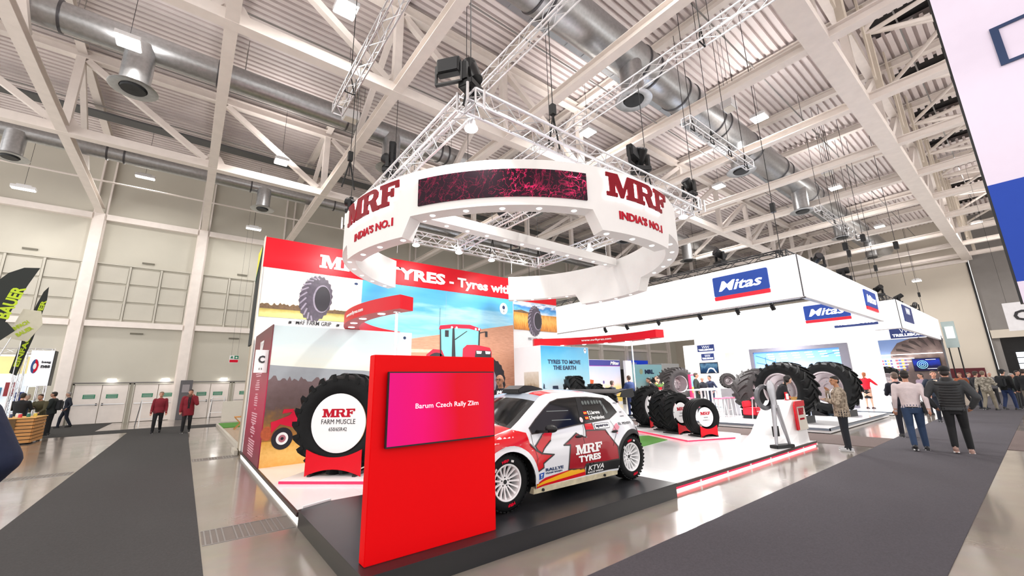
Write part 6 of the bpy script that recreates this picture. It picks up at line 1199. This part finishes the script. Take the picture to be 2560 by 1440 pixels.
        for q in range(4):
            o = sd * (-.027 + .018 * q); L = (.062, .075, .07, .052)[q]; p0 = w_ + d * .07 + o; p1 = p0 + d * L * .55 + Vector((0, .008, 0)); p2 = p1 + d * L * .45 + Vector((-s * .006, .018, 0)); F.cap('skin', p0, p1, .0095, .009); F.cap('skin', p1, p2, .009, .0075)
        th = w_ + d * .02 - sd * .03; F.cap('skin', th, th + d * .04 - sd * .022 + Vector((0, .01, 0)), .011, .0095); F.cap('skin', th + d * .04 - sd * .022 + Vector((0, .01, 0)), th + d * .07 - sd * .02 + Vector((0, .015, 0)), .0095, .008)
    root = thing('person', label, cat, group, (x, y, z0), atan2(-face[0], face[1])); root.scale = (k, k, k)
    hm = M('hair_' + hair, sr(hair), .6, noise=.2, ns=30); hr = MB()
    def hb(px, py, pz, rx, ry, rz): hr.ball(hd(px, py, pz), rx, ry, rz, 14, 10)
    if hs != 'bald':
        hb(0, -.018, .045, .083, .092, .082); hb(0, -.045, -.005, .078, .062, .075)
        if hs == 'short': hb(0, .022, .08, .066, .058, .032)
    else: hb(0, -.06, -.02, .078, .045, .045)
    if hs in ('tail', 'bun'): hb(0, .02, .08, .072, .066, .04); hb(0, -.115, .0, .035, .03, .04)
    if hs == 'tail': hb(0, -.13, -.09, .03, .028, .1); hb(0, -.12, -.18, .02, .02, .07)
    if hs == 'long': hb(0, .02, .08, .074, .07, .04); hb(0, -.055, -.1, .085, .05, .14); hb(.05, -.03, -.12, .035, .05, .13); hb(-.05, -.03, -.12, .035, .05, .13)
    if hat is None: hr.build('hair', hm, root, smooth=True)
    else:
        hr.build('hair', hm, root, smooth=True); hm2 = M('hat_' + hat, sr(hat), .8); mb = MB().ball(hd(0, -.008, .06), .094, .108, .085, 16, 10); a0, a1 = hd(0, .08, .06), hd(0, .17, .045); mb.bar(a0, a1, .13, .012); mb.build('hat', hm2, root, smooth=True)
    eb = M('eye_dark', (.02, .015, .012), .3); lm_ = M('lip_' + skin, tuple(c * .55 for c in sr(skin)), .5)
    ey = MB(); [ey.ball(hd(s * .03, .089, .014), .010, .007, .007, 8, 6) for s in (-1, 1)]; ey.v and tag(ey.build('eyes', eb, root), kind='stuff'); bw = MB(); [bw.bar(hd(s * .015, .094, .033), hd(s * .048, .084, .035), .008, .006) for s in (-1, 1)]; tag(bw.build('eyebrows', hm, root), kind='stuff')
    MB().ball(hd(0, .088, -.052), .022, .008, .007, 8, 6).build('mouth', lm_, root)
    if glasses: g = MB(); [g.lathe([(.02, -.003), (.024, -.003), (.024, .003), (.02, .003)], 14, hd(s * .032, .105, .014), 'y', close=True) for s in (-1, 1)]; g.bar(hd(-.055, .10, .018), hd(-.075, 0, .015), .004, .004).bar(hd(.055, .10, .018), hd(.075, 0, .015), .004, .004).bar(hd(-.01, .105, .016), hd(.01, .105, .016), .004, .004); tag(g.build('glasses', blackm, root), kind='stuff')
    if 'vest' in extras:
        for i in range(9):
            z = .93 + i * .055; f = min(1, max(0, (z - 1.1) / .25)); rx, ry = .168 + .03 * f + jac, .128 + jac
            MB().loft([[up((rx * s_ * cos(t), ry * s_ * sin(t), zz)) for t in [2 * pi * q / 24 for q in range(24)]] for zz, s_ in ((z - .002, .985), (z + .012, 1.05), (z + .04, 1.05), (z + .054, .985))]).build('quilted_row', M('vest_black', (.012, .012, .013), .6, noise=.1), root, smooth=True)
        MB().lathe([(.075, 1.46), (.10, 1.45), (.105, 1.50), (.085, 1.545), (.07, 1.54)], 20).build('vest_collar', MATS['vest_black'], root, smooth=True)
    if 'pack' in extras: MB().box(-.16, .16, -.30, -.11, 1.0, 1.42).build('backpack', M('backpack_dark', sr('23262A'), .8), root, bevel=.05)
    if 'bag' in extras: MB().box(.17, .26, -.12, .16, .82, 1.05).build('shoulder_bag', blackp, root, bevel=.02); MB().bar((.2, .0, 1.05), (-.1, .1, 1.44), .03, .006).build('bag_strap', blackm, root)
    if 'papers' in extras: MB().box(-.02, .13, .2, .215, 1.12, 1.34).build('held_folder', white, root)
    if 'belt' in extras: MB().loft([[(.162 * cos(t), .122 * sin(t), z) for t in [2 * pi * q / 24 for q in range(24)]] for z in (.93, .965)]).build('belt', blackp, root)
    if 'hood' in extras: MB().lathe([(.06, 1.47), (.12, 1.44), (.13, 1.5), (.09, 1.55), (.065, 1.54)], 18, (0, -.02, 0)).build('hood', M('fur_trim', sr('6A4A40'), .95, noise=.3, ns=30), root, smooth=True)
    if 'cuff' in extras: pass
    if seat: pass
    JOBS.append((root, F, ms, vox, topmat, skirt)); return root
def flush_people():
    tmp = []
    for root, F, ms, vox, topmat, skirt in JOBS:
        vs, fs = [], []
        for tg, mb in F.parts: n = len(vs); vs += mb.v; fs += [tuple(i + n for i in f) for f in mb.f]
        me = bpy.data.meshes.new('body'); me.from_pydata(vs, [], fs); bm = bmesh.new(); bm.from_mesh(me); bmesh.ops.recalc_face_normals(bm, faces=bm.faces); bm.to_mesh(me); bm.free()
        o = bpy.data.objects.new('tmp', me); COL.objects.link(o); r = o.modifiers.new('r', 'REMESH'); r.mode = 'VOXEL'; r.voxel_size = vox; s = o.modifiers.new('s', 'SMOOTH'); s.iterations = 3; s.factor = .5; tmp.append(o)
    dg = bpy.context.evaluated_depsgraph_get()
    for o, (root, F, ms, vox, topmat, skirt) in zip(tmp, JOBS):
        me = bpy.data.meshes.new_from_object(o.evaluated_get(dg)); me.name = 'body'; tags = []; keys = list(ms); kd_n = sum(len(mb.v) for _, mb in F.parts); kd = kdtree.KDTree(kd_n); i = 0
        for tg, mb in F.parts:
            for v in mb.v: kd.insert(v, i); tags.append(keys.index(tg)); i += 1
        kd.balance(); me.materials.clear()
        for kx in keys:
            if kx == 'top' and topmat: m = topmat
            elif kx in ('skin', 'lip', 'eye'): m = M('skin_' + ms[kx], sr(ms[kx]), .55, noise=.03, ns=12)
            else: m = M('cloth_' + ms[kx], sr(ms[kx]), .85 if kx != 'shoe' else .5, noise=.07, ns=14, bump=.35, bs=26)
            me.materials.append(m)
        for p in me.polygons:
            p.use_smooth = True; p.material_index = tags[kd.find(p.center)[1]]
        old = o.data; bpy.data.objects.remove(o); bpy.data.meshes.remove(old); b = bpy.data.objects.new('body', me); COL.objects.link(b); b.parent = root
camo = fabric_mix('camouflage_cloth', ['4A3E34', '6E6050', '8F8272', 'A89A88', '5A4C40'], 16); camol = fabric_mix('light_camouflage_cloth', ['6A6458', '8A8478', 'A8A294'], 14)
IL = (-.785, .62)      # towards the left of the picture
person('man in a brown camouflage jacket and dark jeans, arms folded, facing the counter', 12.25, 3.12, (-.35, .94), 1.68, '7A6C5C', '12161E', 'A8A8AA', 'A87858', '15100E', ('crossed', 'chin'), vox=.011, jac=.03, hem=.80, topmat=camo, inner='E8E8EA', extras=('papers',), head_turn=.5)
person('woman in a black blazer with red sleeves leaning on the welcome counter', 12.74, 4.62, (.35, -.94), 1.68, '14141A', '14141A', '14141A', 'D9AC94', '14100E', ('table', 'table'), lean=.45, z0=PZ, vox=.012, hs='tail', inner='E8E8EA', head_turn=.9, extras=('sleeve',))
person('man seen from behind in a pale shirt and blue jeans, walking with a shoulder bag', 13.36, 2.06, (.93, .25), 1.78, 'D9CBCB', '2A3E5C', '141418', 'C08A70', '1E1613', ('down', 'swing'), .12, vox=.011, hem=.95, wide=1.12, extras=('belt', 'bag'))
person('man seen from behind in a black cap and quilted black vest over grey sleeves', 13.45, 1.40, (.96, .10), 1.83, '3A3C3E', '0E0F12', '9A7A6E', 'C08A70', '2A2220', ('pocket', 'pocket'), .07, vox=.011, wide=1.22, jac=.02, hem=.86, hat='101012', extras=('vest',))
person('woman in a bright red jacket and black skirt at the reception desk, back turned', 25.5, 5.35, (.85, -.1), 1.66, 'D8102A', '16161A', '3A1418', 'D0A088', 'A05A34', ('down', 'side'), z0=.15, vox=.014, hs='tail', skirt=True, hem=.95)
person('man in an open navy jacket over a beige shirt, facing the camera', 21.6, 2.55, (-.9, -.3), 1.78, '1C2636', '141A26', '1C1C1E', 'C89078', '4A3426', ('down', 'pocket'), .05, vox=.014, inner='D8C4B0', wide=1.15, jac=.02)
person('person in dark clothes half hidden left of the man in the pale shirt', 15.9, 2.66, (.8, .3), 1.75, '1C1E2A', '1C1E2A', '141418', 'D8A090', '6A5A50', ('fwd', 'down'), vox=.018)
person('bald man in a dark suit behind the red screen pillar, looking down', 5.02, 6.75, (-.8, -.5), 1.74, '10141C', '10141C', '101012', '9A6A4E', '2C2826', ('crossed', 'down'), z0=PZ, vox=.012, hs='bald', inner='E8E8EA', lean=.12, glasses=True, wide=1.1)
person('woman in a dark red zip jacket walking on the left carpet', -.68, 22.85, (-.05, -1), 1.63, '7A1A28', '121216', '16161A', 'C8967E', '8A7260', ('down', 'down'), .13, vox=.014, hs='bun', wide=1.0, jac=.01)
person('woman in a long dark red parka holding a phone to her face', .27, 21.95, (-.05, -1), 1.70, '7A1424', '101014', '121214', 'C08A72', '2A1A16', ('phone', 'down'), .06, vox=.014, hs='bun', wide=1.0, jac=.03, hem=.70, inner='101014', extras=('hood',))
person('grey haired man in a navy suit and white shirt by the hall column', -4.45, 30.3, (-.8, -.3), 1.70, '161C2A', '161C2A', '101012', 'B8907C', '8A8684', ('pocket', 'pocket'), .16, vox=.018, hs='short', inner='E8E8EA')
person('man in a dark padded jacket standing beside the pallet table', -4.2, 25.7, (-.9, .1), 1.72, '1E2424', '16181C', '101012', 'B08068', '241C18', ('crossed', 'fwd'), vox=.018, jac=.03, extras=('pack',))
person('grey haired visitor in a dark blue jacket behind the man in the padded jacket', -4.95, 25.55, (.6, -.3), 1.66, '2A3446', '16181C', '101012', 'C8A490', 'A8A4A0', ('fwd', 'down'), vox=.02)
person('seller in a black shirt with yellow letters behind the pallet table', -4.75, 24.0, (.2, 1), 1.70, '14161A', '1A1C20', '101012', 'C09078', '2A2420', ('fwd', 'fwd'), vox=.018, wide=1.15)
person('visitor in a green brown jacket bending over the goods of the stall', -4.3, 24.6, (-.3, -1), 1.68, '4A4630', '1A1C20', '101012', 'B88A72', '3A2A20', ('table', 'table'), lean=.3, vox=.02)
person('large person in a dark navy jacket cut by the left edge of the picture', -1.34, 4.5, (-.2, 1), 1.94, '141E38', '10141E', '101012', 'B88A72', '241C18', ('pocket', 'pocket'), vox=.014, wide=1.2, jac=.05)
# meeting group on the big stand
person('man in a blue suit with his back turned at the meeting counter', 15.7, 11.55, (.2, 1), 1.74, '2C3E6E', '22305A', '101012', 'C0907A', '4A3A30', ('fwd', 'down'), z0=.15, vox=.02) 
person('man in a black suit bowing his head over the meeting counter', 15.75, 10.3, (-.6, .5), 1.68, '121216', '121216', '101012', 'C09078', '14100E', ('table', 'table'), lean=.35, z0=.15, vox=.02, inner='E0E0E0')
person('dark haired woman in a brown dress right of the meeting counter', 17.6, 11.3, (-.8, -.2), 1.62, '3A2426', '2A1A1C', '101012', 'C89A84', '1E1412', ('fwd', 'down'), z0=.15, vox=.02, hs='long')
person('man in a grey jacket sitting group left of the chrome post', 14.9, 11.9, (.8, -.2), 1.68, '4A4E58', '202228', '101012', 'C8988A', '5A4A40', ('fwd', 'down'), z0=.0, vox=.02)
person('visitor in a black jacket and red scarf beyond the meeting counter', 18.4, 11.9, (-.8, .1), 1.70, '1A1618', '141416', '101012', 'C89A84', '5A3A2A', ('fwd', 'fwd'), z0=.15, vox=.02, inner='B02030')
person('tall man in a dark green suit walking by the high tables', 18.5, 9.95, (.5, -.8), 1.80, '1E2622', '1E2622', '101012', 'B8846C', '3A2A22', ('down', 'pocket'), .08, z0=.15, vox=.018)
person('bald man in a dark suit between two suited visitors', 20.6, 10.75, (-.6, -.4), 1.62, '1A1E28', '1A1E28', '101012', 'C08A74', '4A3A34', ('fwd', 'down'), z0=.15, vox=.02, hs='bald')
person('man in a navy suit on the right of the three suited visitors', 20.9, 10.5, (-.8, .3), 1.68, '1C2640', '1C2640', '101012', 'B8846C', '201814', ('pocket', 'pocket'), z0=.15, vox=.02)
# crowd by the far gate
CR = (('visitor in a black jacket and brimmed hat, leftmost of the far crowd on the right', 30.2, 2.12, (.6, -.5), 1.74, '14161C', '1A2438', '4A3A2E', None), ('visitor in a sand coloured camouflage suit walking in the far crowd', 29.3, 1.82, (.8, -.3), 1.76, '8A8272', '847C6C', '6A5A4A', None),
      ('visitor in a black jacket with a dark backpack and blue jeans in the far crowd', 30.0, 1.25, (.7, -.4), 1.80, '121416', '25345A', '1E1A18', '14161A'), ('visitor in a dark green jacket in the far crowd', 31.2, 1.05, (-.3, -.8), 1.62, '1E2E2A', '2A2C30', '9A9490', None),
      ('visitor in a black vest over pale sleeves at the right edge of the picture', 29.4, .62, (.7, -.2), 1.80, '16181C', '6A6258', '2A1E1A', None), ('visitor in a rust brown jacket behind the capped man', 31.6, 2.75, (-.5, .3), 1.70, '8A4A2A', '24242A', '5A4030', None),
      ('dark haired visitor looking left behind the capped man', 31.0, 3.3, (-.8, .2), 1.74, '3A2C30', '24242A', '3A2A22', None), ('visitor with raised arms in a patterned shirt behind the navy jacket', 25.2, 3.35, (-.5, .5), 1.72, '8A7A8A', '24242A', '2A201C', None),
      ('visitor with a pink face beside the reception desk', 23.2, 3.95, (-.5, -.5), 1.62, '2A2E3C', '24242A', 'B89080', None), ('blonde woman behind the reception desk', 28.3, 4.75, (-.9, -.1), 1.60, 'D8C0B8', '3A3030', 'B89468', None), ('visitor in a blue jacket deep in the far crowd', 33.5, 2.6, (-.5, -.5), 1.70, '2A3A5C', '24242A', '4A3A30', None),
      ('visitor in a black coat beside the far carpet edge', 33.0, .9, (-.4, -.6), 1.74, '17181C', '202024', '2A201C', None), ('grey haired visitor in a grey coat deep in the far crowd', 34.5, 1.9, (-.7, -.2), 1.7, '5A5A5E', '26262A', 'A8A4A0', None))
for i, (lb, x, y, fc, hh, tp, bt_, hc, ht_) in enumerate(CR):
    person(lb, x, y, fc, hh, tp, bt_, '1A1A1C', 'C0907A', hc, (('down', 'pocket'), ('swing', 'fwd'), ('fwd', 'down'), ('crossed', 'down'))[i % 4], (.0, .16, .12, 0)[i % 4], vox=.019, jac=.02, wide=1.12, hat=ht_ or ('3A3028' if i == 0 else None), extras=('pack',) if i == 2 else (), hs='long' if i == 9 else 'short', topmat=camol if i == 1 else None)
flush_people()
# ------------------------------------------------------------------ put every origin at the base of its thing
for o in list(SC.objects):
    if o.get('_w') is None: continue
    del o['_w']; ch = o.children_recursive; ms_ = [c for c in ([o] + list(ch)) if c.type == 'MESH']
    pts = [(v.co[0], v.co[1], v.co[2]) for c in ms_ if c is o or c.location.length < 1e-6 for v in c.data.vertices]
    if not pts: continue
    b = Vector(((min(p[0] for p in pts) + max(p[0] for p in pts)) / 2, (min(p[1] for p in pts) + max(p[1] for p in pts)) / 2, min(p[2] for p in pts)))
    T = Matrix.Translation(-b); done = set()
    if o.type == 'MESH': o.data.transform(T)
    o.location = o.location + b
    for c in o.children:
        moved = c.location.length > 1e-6
        if moved or c.type != 'MESH': c.location = c.location - b
        else:
            if c.data.name not in done: c.data.transform(T); done.add(c.data.name)
            for g in c.children:
                if g.location.length > 1e-6: g.location = g.location - b
                elif g.type == 'MESH' and g.data.name not in done: g.data.transform(T); done.add(g.data.name)
